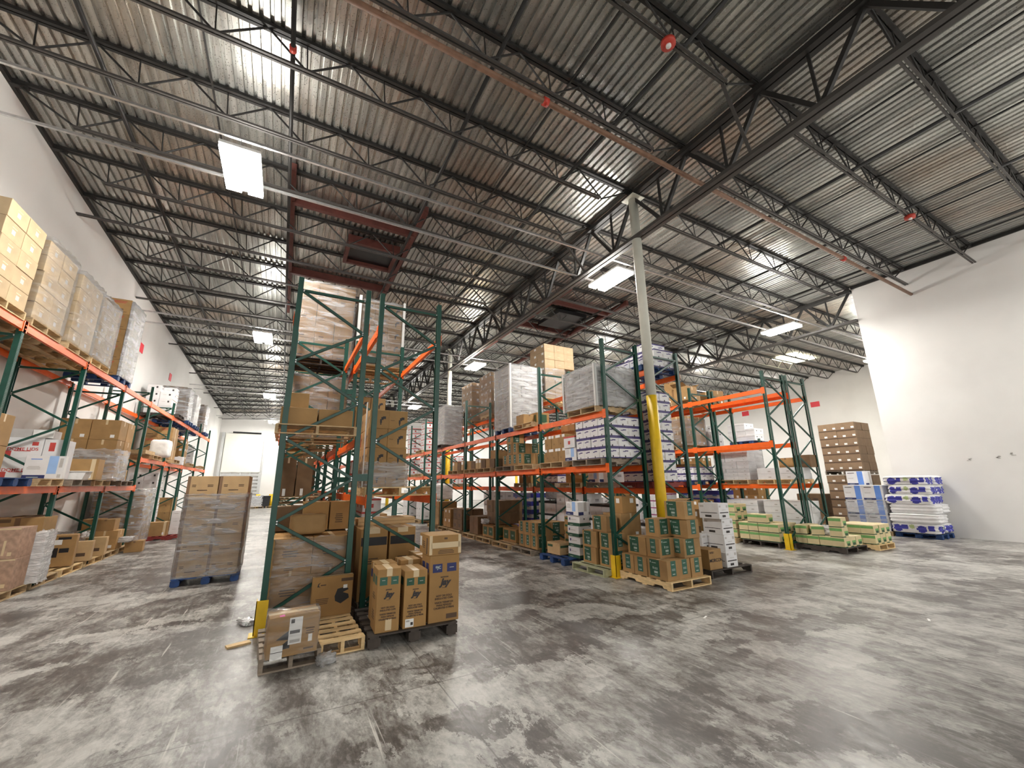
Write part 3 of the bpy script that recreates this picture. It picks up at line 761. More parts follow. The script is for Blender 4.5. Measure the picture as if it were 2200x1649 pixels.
KEEP = [0, 14, 3, 4, 2, 13, 1, 1, 1, 3, 1, 1, 1, 3, 1, 1, 1, 3, 1, 1, 1, 3, 3, 3, 3, 3, 3, 3, 12, 2, 5, 3, 6, 2, 13, 7, 1, 3, 2, 1, 2, 4, 1, 1, 2, 3, 2, 1, 2, 4, 2, 1, 2, 1, 3, 1, 3, 2, 2,
        1, 3, 1, 9, 4, 118, 5, 1, 8, 5, 3, 1, 1, 1, 7, 1, 1, 1, 1, 1, 1, 1, 1, 3, 1, 1, 1, 1, 1, 1, 1, 1, 3, 1, 1, 3, 1, 7, 1, 3, 2, 2, 3, 1, 3, 1, 4, 1, 1, 1, 1, 2, 4, 1, 1, 1, 1, 2, 4,
        1, 1, 1, 1, 2, 4, 2, 1, 2, 1, 2, 3, 2, 1, 1, 1, 2, 1, 2, 1, 1, 1, 2, 1, 1, 1, 1, 3, 1, 1, 1, 1, 1, 3, 1, 2, 1, 1, 4, 1, 3, 6, 1, 1, 1, 1, 3, 5, 1, 1, 1, 1, 3, 5, 1, 1, 1, 1, 3, 5,
        3, 1, 3, 1, 3, 1, 2, 1, 1, 1, 2, 2, 1, 1, 1, 1, 2, 4, 1, 1, 2, 4, 1, 1, 2, 4, 1, 1, 2, 4, 2, 1, 2, 4, 4, 2, 4, 2, 4, 2, 4, 2, 4, 4, 1, 1, 1, 1, 2, 3, 1, 1, 1, 1, 1, 3, 1, 3, 1, 1,
        1, 1, 1, 2, 2, 1, 1, 1, 1, 2, 6, 2, 6, 2, 6, 2, 6, 2, 6, 3, 1, 1, 1, 1, 1, 2, 6, 1, 1, 1, 1, 3, 1, 1, 1, 1, 1, 1, 11, 1, 7, 2, 2, 2, 2, 2, 2, 2, 2, 4, 2, 4, 2, 4, 2, 1, 7, 1, 7, 1,
        2, 1, 4, 1, 7, 1, 8, 1, 7, 1, 7, 1, 7, 1, 7, 1, 12, 1, 9, 1, 1, 3, 7, 1, 3, 1, 1, 1, 1, 1, 1, 1, 1, 3, 1, 2, 4, 1, 1, 1, 1, 1, 1, 1, 7, 1, 1, 1, 3, 1, 1, 1, 3, 1, 1, 1, 3, 3, 1, 1,
        11, 1, 5, 1, 1, 3, 1, 1, 1, 2, 2, 3, 1, 3, 1, 1, 1, 1, 1, 1, 1, 1, 1, 1, 1, 1, 1, 1, 1, 1, 1, 1, 1, 1, 13, 2, 14, 2, 2, 1, 1, 1, 1, 1, 1, 1, 1, 1, 1, 1, 1, 1, 3, 1, 7, 3, 1, 1, 1,
        1, 1, 2, 2, 1, 1, 1, 1, 3, 1, 3, 1, 3, 1, 3, 13, 1, 19, 1, 1, 1, 1, 1, 1, 1, 1, 1, 1, 1, 1, 1, 11, 5, 1, 3, 1, 8, 2, 1, 1, 5, 1, 1, 1, 1, 2, 6, 1, 1, 2, 6, 2, 1, 2, 1, 2, 9, 4, 10,
        5, 1, 5, 2, 4, 2, 16, 1, 15, 1, 1, 1, 5, 1, 1, 1, 5, 1, 1, 1, 3, 3, 1, 1, 11, 4, 1, 1, 4, 4, 2, 1, 29, 2, 2, 2, 10, 2, 2, 1, 1, 2, 1, 1, 1, 1, 1, 1, 1, 1, 1, 1, 1, 1, 1, 1, 1, 1,
        1, 3, 1, 1, 1, 3, 1, 1, 1, 3, 1, 1, 1, 3, 1, 1, 1, 3, 1, 1, 1, 3, 1, 3, 1, 2, 8, 3, 1, 3, 1, 3, 1, 3, 13, 1, 3, 1, 3, 4, 24, 1, 3, 1, 3, 3, 1, 1, 1, 1, 1, 2, 4, 2, 4, 2, 18, 1, 3,
        1, 3, 1, 3, 1, 44, 1, 108, 1, 5, 1, 3, 1, 13, 1, 71, 3, 1, 1, 1, 3, 1, 1, 1, 3, 19, 1, 3, 1, 3, 1, 3, 1, 2, 2, 1, 3, 1, 3, 1, 3, 1, 3, 1, 3, 1, 3, 5, 1, 3, 1, 3, 1, 1, 1, 1, 1, 1,
        1, 1, 1, 1, 1, 1, 1, 1, 1, 1, 1, 1, 1, 1, 1, 1, 1, 1, 1, 1, 1, 1, 1, 1, 1, 1, 1, 1, 1, 1, 1, 1, 1, 1, 1, 1, 1, 1, 1, 1, 1, 1, 1, 1, 1, 1, 1, 1, 1, 1, 1, 1, 1, 1, 1, 1, 1, 1, 1, 1,
        1, 1, 1, 1, 1, 1, 1, 1, 1, 1, 1, 1, 1, 1, 1, 1, 1, 1, 1, 1, 1, 1, 1, 1, 1, 1, 1, 1, 1, 1, 1, 1, 1, 1, 1, 1, 9, 2, 1, 1, 1, 1, 6, 2, 2, 1, 4, 1, 2, 2, 4, 2, 6, 1, 1, 1, 3, 1, 3, 1,
        1, 5, 1, 3, 1, 1, 1, 1, 1, 1, 1, 1, 1, 1, 3, 1, 3, 1, 3, 1, 1, 5, 1, 3, 1, 3, 1, 3, 6, 5, 1, 3, 1, 3, 1, 3, 1, 3, 1, 2, 2, 2, 2, 1, 3, 1, 2, 1, 1, 5, 1, 3, 1, 3, 1, 7, 1, 1, 1, 1,
        1, 1, 1, 1, 1, 1, 1, 5, 1, 3, 1, 3, 1, 2, 2, 2, 2, 2, 2, 2, 2, 2, 2, 2, 2, 2, 2, 2, 2, 2]
REST = {}
SHOWN = None
def shown(i):
    global SHOWN
    if SHOWN is None:
        SHOWN = []; on = False
        for n in KEEP: SHOWN += [on] * n; on = not on
    return i >= len(SHOWN) or SHOWN[i]
def put(key, x, y, z, label, rz=0, group=None):
    body, ch = carton_meshes(key); w, d, h, k, parts, texts, name, cat, bevel, lid = KIND[key]
    i = len(PUT); name = NAMES.get(key, name)
    if KEEP is not None and not shown(i):
        PUT.append(None); REST.setdefault(name, []).append((key, Matrix.Translation((x, y, z)) @ Matrix.Rotation(math.radians(rz), 4, 'Z'))); return None
    o = link(name, body, None, (x, y, z), math.radians(rz)); tag(o, label, cat, group); PUT.append(o)
    slip = None
    for nm, me, Mx in ch:
        c = link(nm, me, slip if nm == 'barcode' and slip else o)
        if nm == 'shipping_label': slip = c
        if Mx != Matrix(): c.matrix_local = Mx
    return o
XW = {1: [''], 2: ['left', 'right'], 3: ['left', 'middle', 'right'], 4: ['far left', 'inner left', 'inner right', 'far right'], 5: ['far left', 'inner left', 'centre', 'inner right', 'far right']}
YW = {1: [''], 2: ['near', 'rear'], 3: ['near', 'mid', 'rear'], 4: ['nearest', 'second', 'third', 'rearmost'], 5: ['nearest', 'second', 'third', 'fourth', 'rearmost']}
def stack(key, x0, y0, z0, nx, ny, nz, desc, where, group, skip=None, jit=.008, gap=.005, turn=False, zg_=.002):
    w, d, h = KIND[key][:3]
    if turn: w, d = d, w
    r = random.Random(hash((round(x0, 2), round(y0, 2), round(z0, 2))) & 0xffff)
    for k in range(nz):
        for j in range(ny):
            for i in range(nx):
                if skip and skip(i, j, k): continue
                if 0 < i < nx - 1 and 0 < j < ny - 1 and k < nz - 1: continue
                lay = '' if nz == 1 else ('top layer' if k == nz - 1 else 'bottom layer' if k == 0 else ORD[k] + ' layer')
                pos = ' '.join(p for p in (YW[ny][j], XW[nx][i]) if p)
                lb = ', '.join(p for p in (desc, lay, pos) if p) + ', ' + where
                put(key, x0 + (i + .5) * (w + gap) + r.uniform(-jit, jit), y0 + (j + .5) * (d + gap) + r.uniform(-jit, jit), z0 + k * (h + zg_), lb, 90 if turn else 0, group)
def wrap(x0, y0, z0, x1, y1, z1, label, k='film', seed=1, amp=.012, top=True):
    """stretch film round a load: a rounded, wrinkled sleeve"""
    r = random.Random(seed); w, d, h = x1 - x0, y1 - y0, z1 - z0
    NS, NZ = 14, 22; ring = []
    for (ax, ay, bx, by) in ((-1, -1, 1, -1), (1, -1, 1, 1), (1, 1, -1, 1), (-1, 1, -1, -1)):
        for i in range(NS):
            t = i / NS; ring.append(((ax + (bx - ax) * t) * w / 2, (ay + (by - ay) * t) * d / 2))
    n = len(ring); v = []; f = []
    ph = [(r.uniform(2, 9), r.uniform(-9, 9), r.uniform(0, 6)) for _ in range(6)]
    for j in range(NZ + 1):
        z = h * j / NZ
        for i, (x, y) in enumerate(ring):
            a = i / n * 2 * PI
            s = sum(math.sin(p[0] * a * 2 + p[1] * j * .4 + p[2]) for p in ph) / 6 + r.uniform(-.5, .5)
            c = 1 - (.030 if i % NS == 0 else .006 if i % NS in (1, NS - 1) else 0)
            off = amp * (.4 + .6 * s); l = math.hypot(x, y)
            v.append((x * (c + off / l * 1.0) , y * (c + off / l), z + (r.uniform(-.02, .02) if j in (0, NZ) else 0)))
    for j in range(NZ):
        for i in range(n):
            i2 = (i + 1) % n; f.append((j * n + i, j * n + i2, (j + 1) * n + i2, (j + 1) * n + i))
    if top:
        b0 = len(v); v.append((0, 0, h + .004))
        for i in range(n): f.append((NZ * n + i, NZ * n + (i + 1) % n, b0))
    me = bpy.data.meshes.new('stretch_wrap'); me.from_pydata(v, [], f); me.materials.append(MT[k])
    me.polygons.foreach_set('use_smooth', [True] * len(f)); me.update()
    return tag(link('stretch_wrap', me, None, ((x0 + x1) / 2, (y0 + y1) / 2, z0)), label, 'plastic wrap')
def corner_boards(x0, y0, x1, y1, z0, z1, where, k='corner_white', which=(0, 1, 2, 3)):
    nm = ('near left', 'near right', 'rear right', 'rear left')
    for i, (x, y, sx, sy) in enumerate(((x0, y0, 1, 1), (x1, y0, -1, 1), (x1, y1, -1, -1), (x0, y1, 1, -1))):
        if i not in which: continue
        b = MB(); b.box((0, 0, 0), (.06 * sx, .004 * sy, z1 - z0), k); b.box((0, 0, 0), (.004 * sx, .06 * sy, z1 - z0), k)
        tag(link('corner_board', b.mesh('corner_board'), None, (x - .012 * sx, y - .012 * sy, z0)), f'white corner board, {nm[i]} edge, {where}', 'corner board')
def lump(name, label, cat, x, y, z, w, d, h, k, seed=1, rz=0, puff=.25, crumple=.03):
    """a soft rounded bundle: superellipsoid with crumpled skin"""
    bm = bmesh.new(); bmesh.ops.create_cube(bm, size=2); bmesh.ops.subdivide_edges(bm, edges=bm.edges, cuts=7, use_grid_fill=True)
    r = random.Random(seed)
    for q in bm.verts:
        c = q.co; e = 2 + 8 * (1 - puff); s = (abs(c.x) ** e + abs(c.y) ** e + abs(c.z) ** e) ** (-1 / e)
        c = c * s; j = 1 + r.uniform(-crumple, crumple)
        q.co = Vector((c.x * w / 2 * j, c.y * d / 2 * j, (c.z * j + 1) * h / 2))
        if q.co.z < 0: q.co.z = 0
    me = bpy.data.meshes.new(name); bm.to_mesh(me); bm.free(); me.materials.append(MT[k])
    me.polygons.foreach_set('use_smooth', [True] * len(me.polygons))
    return tag(link(name, me, None, (x, y, z), math.radians(rz)), label, cat)

# ---------------------------------------------------------------- kinds of goods
P = 'printed_panel'; TX = 'printed_text'; TP = 'tape'; SL = 'shipping_label'
tape_top = ('top', .36, 0, .64, 1, 'tape'); tape_f = ('faces', .40, .80, .60, 1, 'tape')
def greens(seed):
    pn = [('faces', .12, .14, .62, .98, 'ink_green'), ('ends', .30, .22, .72, .98, 'ink_teal')]
    t = [('faces', .15, .80, .19, .90, 'ink_white')] + bars('faces', .22, .48, .80, .88, 1, 'ink_white', seed) + [('faces', .28, .50, .32, .62, 'ink_white')] \
        + bars('faces', .34, .54, .50, .62, 2, 'ink_white', seed + 1) + bars('faces', .30, .56, .30, .42, 1, 'ink_white', seed + 2, .9) + bars('faces', .34, .52, .18, .26, 2, 'ink_white', seed + 3) \
        + bars('ends', .36, .62, .78, .86, 1, 'ink_white', seed) + bars('ends', .36, .66, .50, .62, 2, 'ink_white', seed + 1) + bars('ends', .36, .66, .30, .40, 1, 'ink_white', seed + 2)
    return ((P, pn), (TX, t), (TP, [('top', .46, 0, .54, 1, 'tape')]))
kind('green', .44, .30, .32, 'kraft', greens(5))
jay_t = lambda: bars('front', .18, .82, .40, .45, 2, 'ink_brown', 4, .7)
def jay(c, hh):
    pn = [('front', .10, .74, .42, .87, c), ('front', .58, .74, .90, .87, c), ('left', .10, .74, .42, .88, c), ('left', .56, .74, .88, .88, c)]
    tx = bars('front', .30, .70, .655, .68, 1, 'ink_brown', 3, .8) + bars('front', .38, .62, .50, .515, 1, 'ink_brown', 8) + bars('left', .2, .7, .50, .62, 3, 'ink_brown', 2) + bars('left', .2, .75, .18, .34, 4, 'ink_brown', 6)
    tx += bars('front', .17, .35, .815, .835, 1, 'grey_card', 9) + bars('front', .65, .83, .80, .82, 1, 'grey_card', 5)
    return ((P, pn), (TX, tx), (TP, [tape_top, ('front', .38, .88, .62, 1, 'tape')]))
def jay_text(sc=1.0):
    return [('front', .52, .585, .105 * sc, 'Jay', 'ink', .3), ('front', .5, .385, .030 * sc, 'HOT OR COLD', 'ink_brown', 0), ('front', .5, .345, .030 * sc, 'INSULATED CUPS', 'ink_brown', 0),
            ('front', .5, .285, .030 * sc, 'VASOS TERMICOS', 'ink_brown', 0), ('front', .5, .245, .030 * sc, 'PARA BEBIDAS', 'ink_brown', 0), ('front', .5, .205, .030 * sc, 'CALIENTES O FRIAS', 'ink_brown', 0)]
p1 = jay('ink_teal', 0)
kind('jay_a', .27, .34, .68, 'kraft_mid', p1 + ((SL, [('front', .42, .03, .68, .20, 'tape')]),), jay_text(.75))
kind('jay_b', .28, .42, .63, 'kraft_mid', jay('ink_green', 0) + ((SL, [('front', .10, .02, .46, .16, 'paper')]), ('barcode', [('front', .33, .05, .43, .10, 'ink'), ('front', .13, .11, .28, .14, 'grey_card')])), jay_text(.78))
kind('jay_c', .39, .36, .77, 'kraft_mid', jay('ink_navy', 0)[:2] + ((TP, [('top', .4, 0, .6, 1, 'tape')]), (SL, [('front', .58, .04, .94, .11, 'ink_brown')])), jay_text(1.0) + [('front', .28, .815, .05, '8JC', 'ink_white', 0)])
kind('jay_plain', .26, .30, .68, 'kraft_mid', ((P, [('front', .05, .76, .95, .88, 'ink_black'), ('left', .1, .74, .42, .88, 'ink_navy')]), (TP, [tape_top, ('front', .38, .88, .62, 1, 'tape'), ('left', .4, .9, .6, 1, 'tape')])))
kind('tall_dark', .40, .36, 1.0, 'kraft_mid', ((P, [('front', .03, .76, .97, .88, 'ink_black')]), (TX, bars('front', .2, .8, .5, .6, 3, 'ink_brown', 2)), (TP, [('top', .3, 0, .7, 1, 'tape'), ('front', .3, .93, .7, 1, 'tape')])))
kind('taped_case', .42, .48, .24, 'kraft_mid', ((TP, [('front', 0, .05, .09, 1, 'tape'), ('front', .91, .05, 1, 1, 'tape'), ('front', .06, .36, .97, .64, 'tape'), ('top', .3, 0, .45, 1, 'kraft')]),
     (TX, bars('front', .25, .8, .08, .3, 3, 'ink_brown', 6) + [('front', .46, .78, .56, .88, 'ink_brown')] + bars('left', .3, .6, .3, .7, 4, 'ink_brown', 3)), (P, [('left', .70, .05, .82, .85, 'ink_brown')]), (SL, [('left', .05, .35, .25, .85, 'paper')])))
kind('flat_long', .95, .45, .05, 'kraft_light', ((TP, [('top', .45, 0, .52, 1, 'tape')]),))
kind('arrow_case', .46, .30, .37, 'kraft', ((P, [('poly', 'front', [(.16, .44), (.44, .66), (.44, .40)], 'ink_black'), ('poly', 'front', [(.16, .18), (.44, .44), (.44, .20)], 'ink_black')]), (SL, [('front', .40, .28, .66, .94, 'paper'), ('front', .08, -.03, .31, .30, 'paper'), ('front', .80, .28, .88, .46, 'paper')]),
     ('barcode', [('front', .43, .80, .50, .90, 'ink'), ('front', .42, .54, .62, .62, 'ink'), ('front', .43, .32, .63, .39, 'grey_card'), ('front', .08, .14, .31, .155, 'ink')]),
     (TX, bars('front', .70, .95, .48, .66, 3, 'ink_brown', 4) + [('front', .72, .10, .92, .14, 'ink_brown')]), (TP, [('top', .0, .36, 1, .64, 'tape')]), ('sticker', [('top', .20, .02, .30, .22, 'sticker_pink')])))
kind('leaning_case', .50, .10, .48, 'kraft_mid', ((P, [('front', .70, .84, 1.0, .92, 'ink_brown'), ('poly', 'front', [(.56, .48), (.62, .66), (.84, .70), (.90, .62), (.76, .56), (.90, .50), (.92, .40), (.72, .28), (.58, .36)], 'ink_black')]), (TX, bars('front', .1, .42, .32, .48, 4, 'ink_brown', 5) + [('poly', 'front', [(.12, .76), (.14, .84), (.20, .87), (.16, .82), (.16, .78), (.20, .75)], 'ink'), ('front', .20, .78, .33, .81, 'ink_brown')]), (SL, [('front', .76, .66, .86, .75, 'paper')]), (TP, [('top', 0, .35, 1, .65, 'tape')])))
kind('big_kraft', .49, .58, .48, 'kraft_mid', ((TP, [('top', .44, 0, .56, 1, 'tape'), ('front', .47, 0, .53, .14, 'tape')]), (TX, bars('front', .2, .7, .5, .7, 3, 'ink_brown', 3) + bars('front', .3, .6, .15, .25, 2, 'ink_brown', 9))))
kind('mid_kraft', .36, .40, .42, 'kraft_mid', ((TX, bars('front', .15, .6, .25, .6, 5, 'ink_brown', 4) + bars('left', .15, .6, .25, .6, 5, 'ink_brown', 5)), (TP, [tape_top, ('left', .92, 0, 1, 1, 'kraft_light')])))
kind('plain', .40, .42, .30, 'kraft', ((TP, [('top', .4, 0, .6, 1, 'tape_brown'), ('front', .44, .84, .56, 1, 'tape_brown'), ('left', .44, .84, .56, 1, 'tape_brown')]),))
kind('plain_big', .55, .55, .50, 'kraft', ((TP, [('top', .44, 0, .56, 1, 'tape'), ('front', .46, .75, .54, 1, 'tape'), ('right', .46, .75, .54, 1, 'tape'), ('left', .46, .75, .54, 1, 'tape')]), (SL, [('front', .7, .1, .85, .25, 'paper'), ('left', .7, .1, .82, .24, 'paper')])))
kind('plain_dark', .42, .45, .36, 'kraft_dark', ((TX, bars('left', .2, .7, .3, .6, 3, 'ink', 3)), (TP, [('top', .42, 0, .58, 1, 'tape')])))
kind('brown_tall', .285, .45, .74, 'kraft_dark', ((SL, [('front', .30, .02, .48, .20, 'paper')]), (TP, [('front', .44, .86, .56, 1, 'tape')])))
kind('foot', .31, .30, .31, 'kraft', ((P, [('faces', .52, .30, .62, .50, 'ink'), ('faces', .58, .46, .70, .62, 'ink'), ('faces', .66, .52, .82, .66, 'ink'), ('faces', .54, .20, .60, .30, 'ink'),
     ('ends', .52, .30, .62, .50, 'ink'), ('ends', .58, .46, .70, .62, 'ink'), ('ends', .66, .52, .82, .66, 'ink')]), (TX, bars('faces', .08, .3, .45, .5, 1, 'ink_brown', 2))))
kind('footw', .31, .29, .33, 'kraft', ((P, [('faces', .52, .30, .62, .50, 'ink'), ('faces', .58, .46, .70, .62, 'ink')]), (SL, [('ends', .0, .80, .34, 1, 'paper'), ('ends', .62, .80, 1, 1, 'paper')]), (TX, bars('ends', .3, .5, .3, .4, 2, 'ink_brown', 3))))
kind('grey_case', .36, .34, .43, 'grey_card', ((TX, bars('faces', .2, .6, .3, .5, 2, 'ink_brown', 3)), (TP, [('top', .4, 0, .6, 1, 'tape')])))
kind('pale_kraft', .37, .58, .43, 'kraft', ((TX, bars('front', .2, .5, .1, .2, 1, 'ink_brown', 5)), (TP, [('left', .92, 0, 1, 1, 'tape')])))
kind('fruit', .33, .25, .225, 'white_card', ((P, [('faces', .0, 0, 1, .10, 'ink_purple'), ('faces', .0, .86, 1, 1, 'ink_purple'), ('ends', .0, 0, 1, .10, 'ink_purple'), ('ends', .0, .86, 1, 1, 'ink_purple'), ('faces', .42, .0, .52, .24, 'ink_black'), ('ends', .42, .0, .52, .24, 'ink_black')]),
     (TX, [('faces', .28, .58, .5, .66, 'ink_purple'), ('faces', .46, .62, .74, .72, 'ink_purple'), ('ends', .22, .58, .46, .66, 'ink_purple'), ('ends', .42, .62, .76, .72, 'ink_purple'), ('faces', .86, .25, .95, .55, 'grey_card')])))
kind('magenta', .33, .25, .24, 'white_card', ((P, [('faces', 0, .86, 1, 1, 'ink_magenta'), ('ends', 0, .86, 1, 1, 'ink_magenta'), ('faces', .1, .8, .22, .87, 'ink_magenta')]), (TX, bars('ends', .2, .7, .4, .6, 2, 'grey_card', 3))))
kind('tan', .40, .46, .265, 'kraft_tan', ((TX, bars('faces', .3, .6, .35, .45, 1, 'tape', 2)), (SL, [('ends', .62, .60, .86, .88, 'paper')]), (TP, [('faces', 0, 0, 1, .03, 'kraft')])))
kind('labelled', .40, .40, .34, 'kraft_mid', ((SL, [('ends', .55, .60, .80, .88, 'paper'), ('faces', .55, .60, .80, .88, 'paper')]), (TP, [tape_top])))
kind('silver', .38, .35, .325, 'grey_card', ((TX, bars('faces', .2, .8, .3, .6, 3, 'steel_grey', 4)), (TP, [('ends', .46, 0, .54, 1, 'tape')])))
kind('tealcase', .36, .02, .2, 'ink_teal')
kind('small_grey', .285, .27, .215, 'grey_card', ((TX, bars('faces', .2, .8, .4, .6, 2, 'steel_grey', 4) + bars('ends', .2, .8, .4, .6, 2, 'steel_grey', 5)),))
kind('paper', .30, .42, .225, 'white_card', ((P, [('ends', 0, 0, 1, .30, 'ink_green'), ('faces', 0, 0, 1, .30, 'ink_green')]), (TX, [('ends', .14, .55, .24, .78, 'ink_purple')] + bars('ends', .28, .72, .58, .70, 1, 'grey_card', 2) + [('faces', .4, .6, .5, .75, 'ink')] + bars('ends', .1, .5, .08, .2, 1, 'ink_white', 4))))
kind('nitrile', .32, .44, .30, 'white_card', ((P, [('ends', .52, .30, .80, 1, 'ink_sky'), ('ends', 0, .03, .62, .26, 'ink_navy'), ('faces', .55, .3, .8, 1, 'grey_card'), ('faces', .05, .03, .5, .26, 'ink_navy')]), (TX, bars('ends', .05, .42, .55, .9, 4, 'grey_card', 6) + bars('ends', .06, .4, .08, .2, 1, 'ink_white', 3))))
kind('nitrile_big', .54, .40, .44, 'white_card', ((P, [('front', .58, .22, .82, 1, 'ink_sky'), ('front', 0, .02, .56, .17, 'ink_navy'), ('right', 0, 0, .4, 1, 'paper')]), (TX, bars('front', .06, .48, .84, .92, 1, 'ink_blue', 4) + bars('front', .06, .42, .42, .58, 3, 'grey_card', 6) + bars('front', .04, .48, .06, .13, 1, 'ink_white', 3) + [('front', .86, .5, .95, .9, 'grey_card'), ('front', .86, .05, .95, .2, 'grey_card')])))
kind('bluewhite', .48, .54, .475, 'white_card', ((P, [('ends', .60, .03, .90, .98, 'ink_blue'), ('ends', .0, .02, .60, .14, 'ink_navy'), ('faces', .6, .05, .9, .95, 'grey_card'), ('faces', 0, .02, .5, .14, 'ink_navy')]), (TX, bars('ends', .05, .5, .84, .94, 1, 'ink', 5) + bars('ends', .05, .40, .45, .55, 2, 'grey_card', 5) + bars('ends', .06, .45, .05, .11, 1, 'ink_white', 8))))
kind('stripes', .40, .50, .26, 'kraft_light', ((P, [('ends', .05, .62, .45, .82, 'ink_green_dark'), ('faces', .05, .60, .9, .80, 'ink_green_dark')]), (TX, [('faces', .5, .2, .8, .24, 'ink_brown')])))
kind('flat_green', .30, .40, .165, 'kraft', ((P, [('ends', .1, .55, .9, .85, 'ink_green_dark'), ('faces', .1, .55, .9, .85, 'ink_green_dark')]),))
kind('lowgreen', .42, .40, .36, 'kraft_mid', ((P, [('ends', .15, .2, .85, .85, 'ink_green_dark'), ('faces', .2, .2, .8, .85, 'ink_green_dark')]), (TX, bars('ends', .3, .7, .45, .6, 2, 'ink_white', 3))))
kind('creamcase', .30, .275, .235, 'cream', ((P, [('ends', 0, .62, 1, .90, 'ink_green_light'), ('ends', 0, 0, 1, .08, 'ink_green_dark'), ('faces', .34, .40, .98, .62, 'ink_green_light'), ('faces', .40, .16, .92, .42, 'ink_green_dark'), ('faces', 0, 0, .5, .10, 'ink_green_dark')]),))
kind('ream', .42, .40, .115, 'white_card', ((TX, bars('ends', .6, .7, .3, .7, 1, 'grey_card', 2)),))
kind('ream_thick', .45, .55, .17, 'white_card', ((TX, bars('ends', .6, .75, .3, .7, 1, 'grey_card', 2)),))
kind('filebox', .33, .40, .26, 'white_card', ((P, [('faces', .40, .55, .60, .68, 'ink')]),), lid=('white_card', .07))
kind('blacklid', .42, .45, .36, 'white_card', ((TX, bars('ends', .4, .6, .3, .5, 2, 'grey_card', 4) + bars('faces', .4, .6, .3, .5, 2, 'grey_card', 4)),), lid=('ink_black', .055))
kind('whitecase', .36, .40, .33, 'white_card', ((TX, bars('ends', .3, .7, .4, .6, 2, 'ink', 4) + bars('faces', .3, .7, .4, .6, 2, 'ink', 6)),))
kind('whitelogo', .40, .44, .27, 'white_card', ((P, [('right', .66, .55, .80, .80, 'ink'), ('front', .66, .55, .80, .80, 'ink')]), (TX, bars('right', .2, .5, .62, .72, 1, 'grey_card', 2) + bars('front', .2, .5, .62, .72, 1, 'grey_card', 2)), (TP, [('right', 0, 0, 1, .05, 'kraft')])))
kind('napkin', .34, .44, .30, 'white_card', ((TX, bars('front', .08, .92, .36, .44, 1, 'ink', 2, .8) + bars('front', .2, .8, .55, .62, 1, 'grey_card', 3) + [('front', .30, .10, .62, .24, 'ink'), ('front', .05, .74, .22, .86, 'grey_card'), ('front', .74, .70, .92, .86, 'grey_card')] + bars('left', .08, .92, .36, .44, 1, 'ink', 2) + [('left', .30, .10, .62, .24, 'ink'), ('left', .06, .74, .26, .86, 'grey_card')]),))
kind('morcon', .37, .48, .36, 'kraft', ((TX, bars('left', .2, .7, .4, .55, 2, 'ink', 3)),), [('front', .52, .45, .085, 'MORCON', 'ink', 0), ('front', .24, .84, .05, 'W506', 'ink_brown', 0)])
kind('wallcase', .58, .60, .295, 'kraft_grey', ((SL, [('ends', .30, .20, .46, .42, 'paper'), ('ends', .82, .25, .97, .47, 'paper')]), (P, [('ends', 0, 0, 1, .14, 'ink_brown'), ('faces', 0, 0, 1, .03, 'kraft_dark')])))
kind('lightcase', .48, .51, .283, 'kraft_pale', ((P, [('right', .40, .34, .58, .60, 'grey_card')]), (TX, bars('right', .3, .7, .7, .8, 1, 'tape', 3)), (TP, [('top', .4, 0, .6, 1, 'tape')])))
kind('textcase', .46, .95, .41, 'kraft', ((TX, bars('front', .12, .88, .74, .92, 2, 'ink_red', 3) + bars('front', .2, .8, .30, .40, 1, 'ink', 4) + bars('front', .12, .86, .08, .2, 2, 'ink_brown', 8)), (TP, [('right', .46, 0, .54, 1, 'tape')])))
kind('dome', .56, .60, .41, 'white_card', ((P, [('front', .72, .62, .88, .80, 'ink_red'), ('front', .06, .1, .26, .36, 'ink_red')]), (TX, [('front', .32, .34, .72, .375, 'ink_red')])), [('front', .52, .44, .085, 'DOME LIDS', 'ink_red', 0)])
kind('dome_red', .27, .60, .80, 'white_card', ((P, [('front', .30, .70, .62, .92, 'ink_red'), ('front', .2, .36, .5, .54, 'ink_red'), ('front', .62, .34, .95, .50, 'ink_red')]),))
kind('pinkcase', .50, .55, .50, 'pink_card', ((P, [('front', .66, .12, .72, .6, 'tape'), ('front', .80, .1, .90, .22, 'tape')]), (TP, [('front', .0, .95, 1, 1, 'tape')])))
kind('panelcase', .58, .16, .64, 'kraft', ((P, [('front', .22, .30, .55, .60, 'ink_black'), ('front', .58, .44, .84, .58, 'ink_black'), ('front', .5, .86, .85, .94, 'ink_black')]), (SL, [('front', .22, .70, .62, .86, 'paper')])))
kind('panelsmall', .40, .20, .44, 'kraft_light', ((P, [('front', .3, .25, .75, .42, 'ink_brown')]),))
kind('seasons', .50, .55, .37, 'kraft_light', ((TX, bars('front', .25, .75, .25, .34, 1, 'ink_brown', 3) + bars('front', .15, .3, .45, .6, 2, 'ink_brown', 5) + bars('front', .65, .85, .45, .6, 2, 'ink_brown', 6)), (TP, [('front', .0, 0, .10, 1, 'tape_brown')])))
kind('redwhite', .38, .42, .27, 'white_card', ((P, [('ends', 0, .86, 1, 1, 'ink_red'), ('faces', 0, .86, 1, 1, 'ink_red'), ('ends', .4, .3, .6, .6, 'ink_red'), ('faces', .4, .3, .6, .6, 'ink_red')]),))
kind('tissue', .36, .40, .26, 'white_card', ((P, [('ends', 0, .45, 1, 1, 'bag_blue'), ('ends', .3, .3, .7, .5, 'ink_blue'), ('faces', 0, .45, 1, 1, 'bag_blue')]),), name='tissue_pack', cat='tissue pack')
kind('assort_a', .34, .28, .30, 'kraft'); kind('assort_b', .34, .22, .34, 'kraft_light', ((P, [('ends', .1, .6, .9, .9, 'paper')]),)); kind('assort_c', .36, .34, .28, 'kraft_dark')

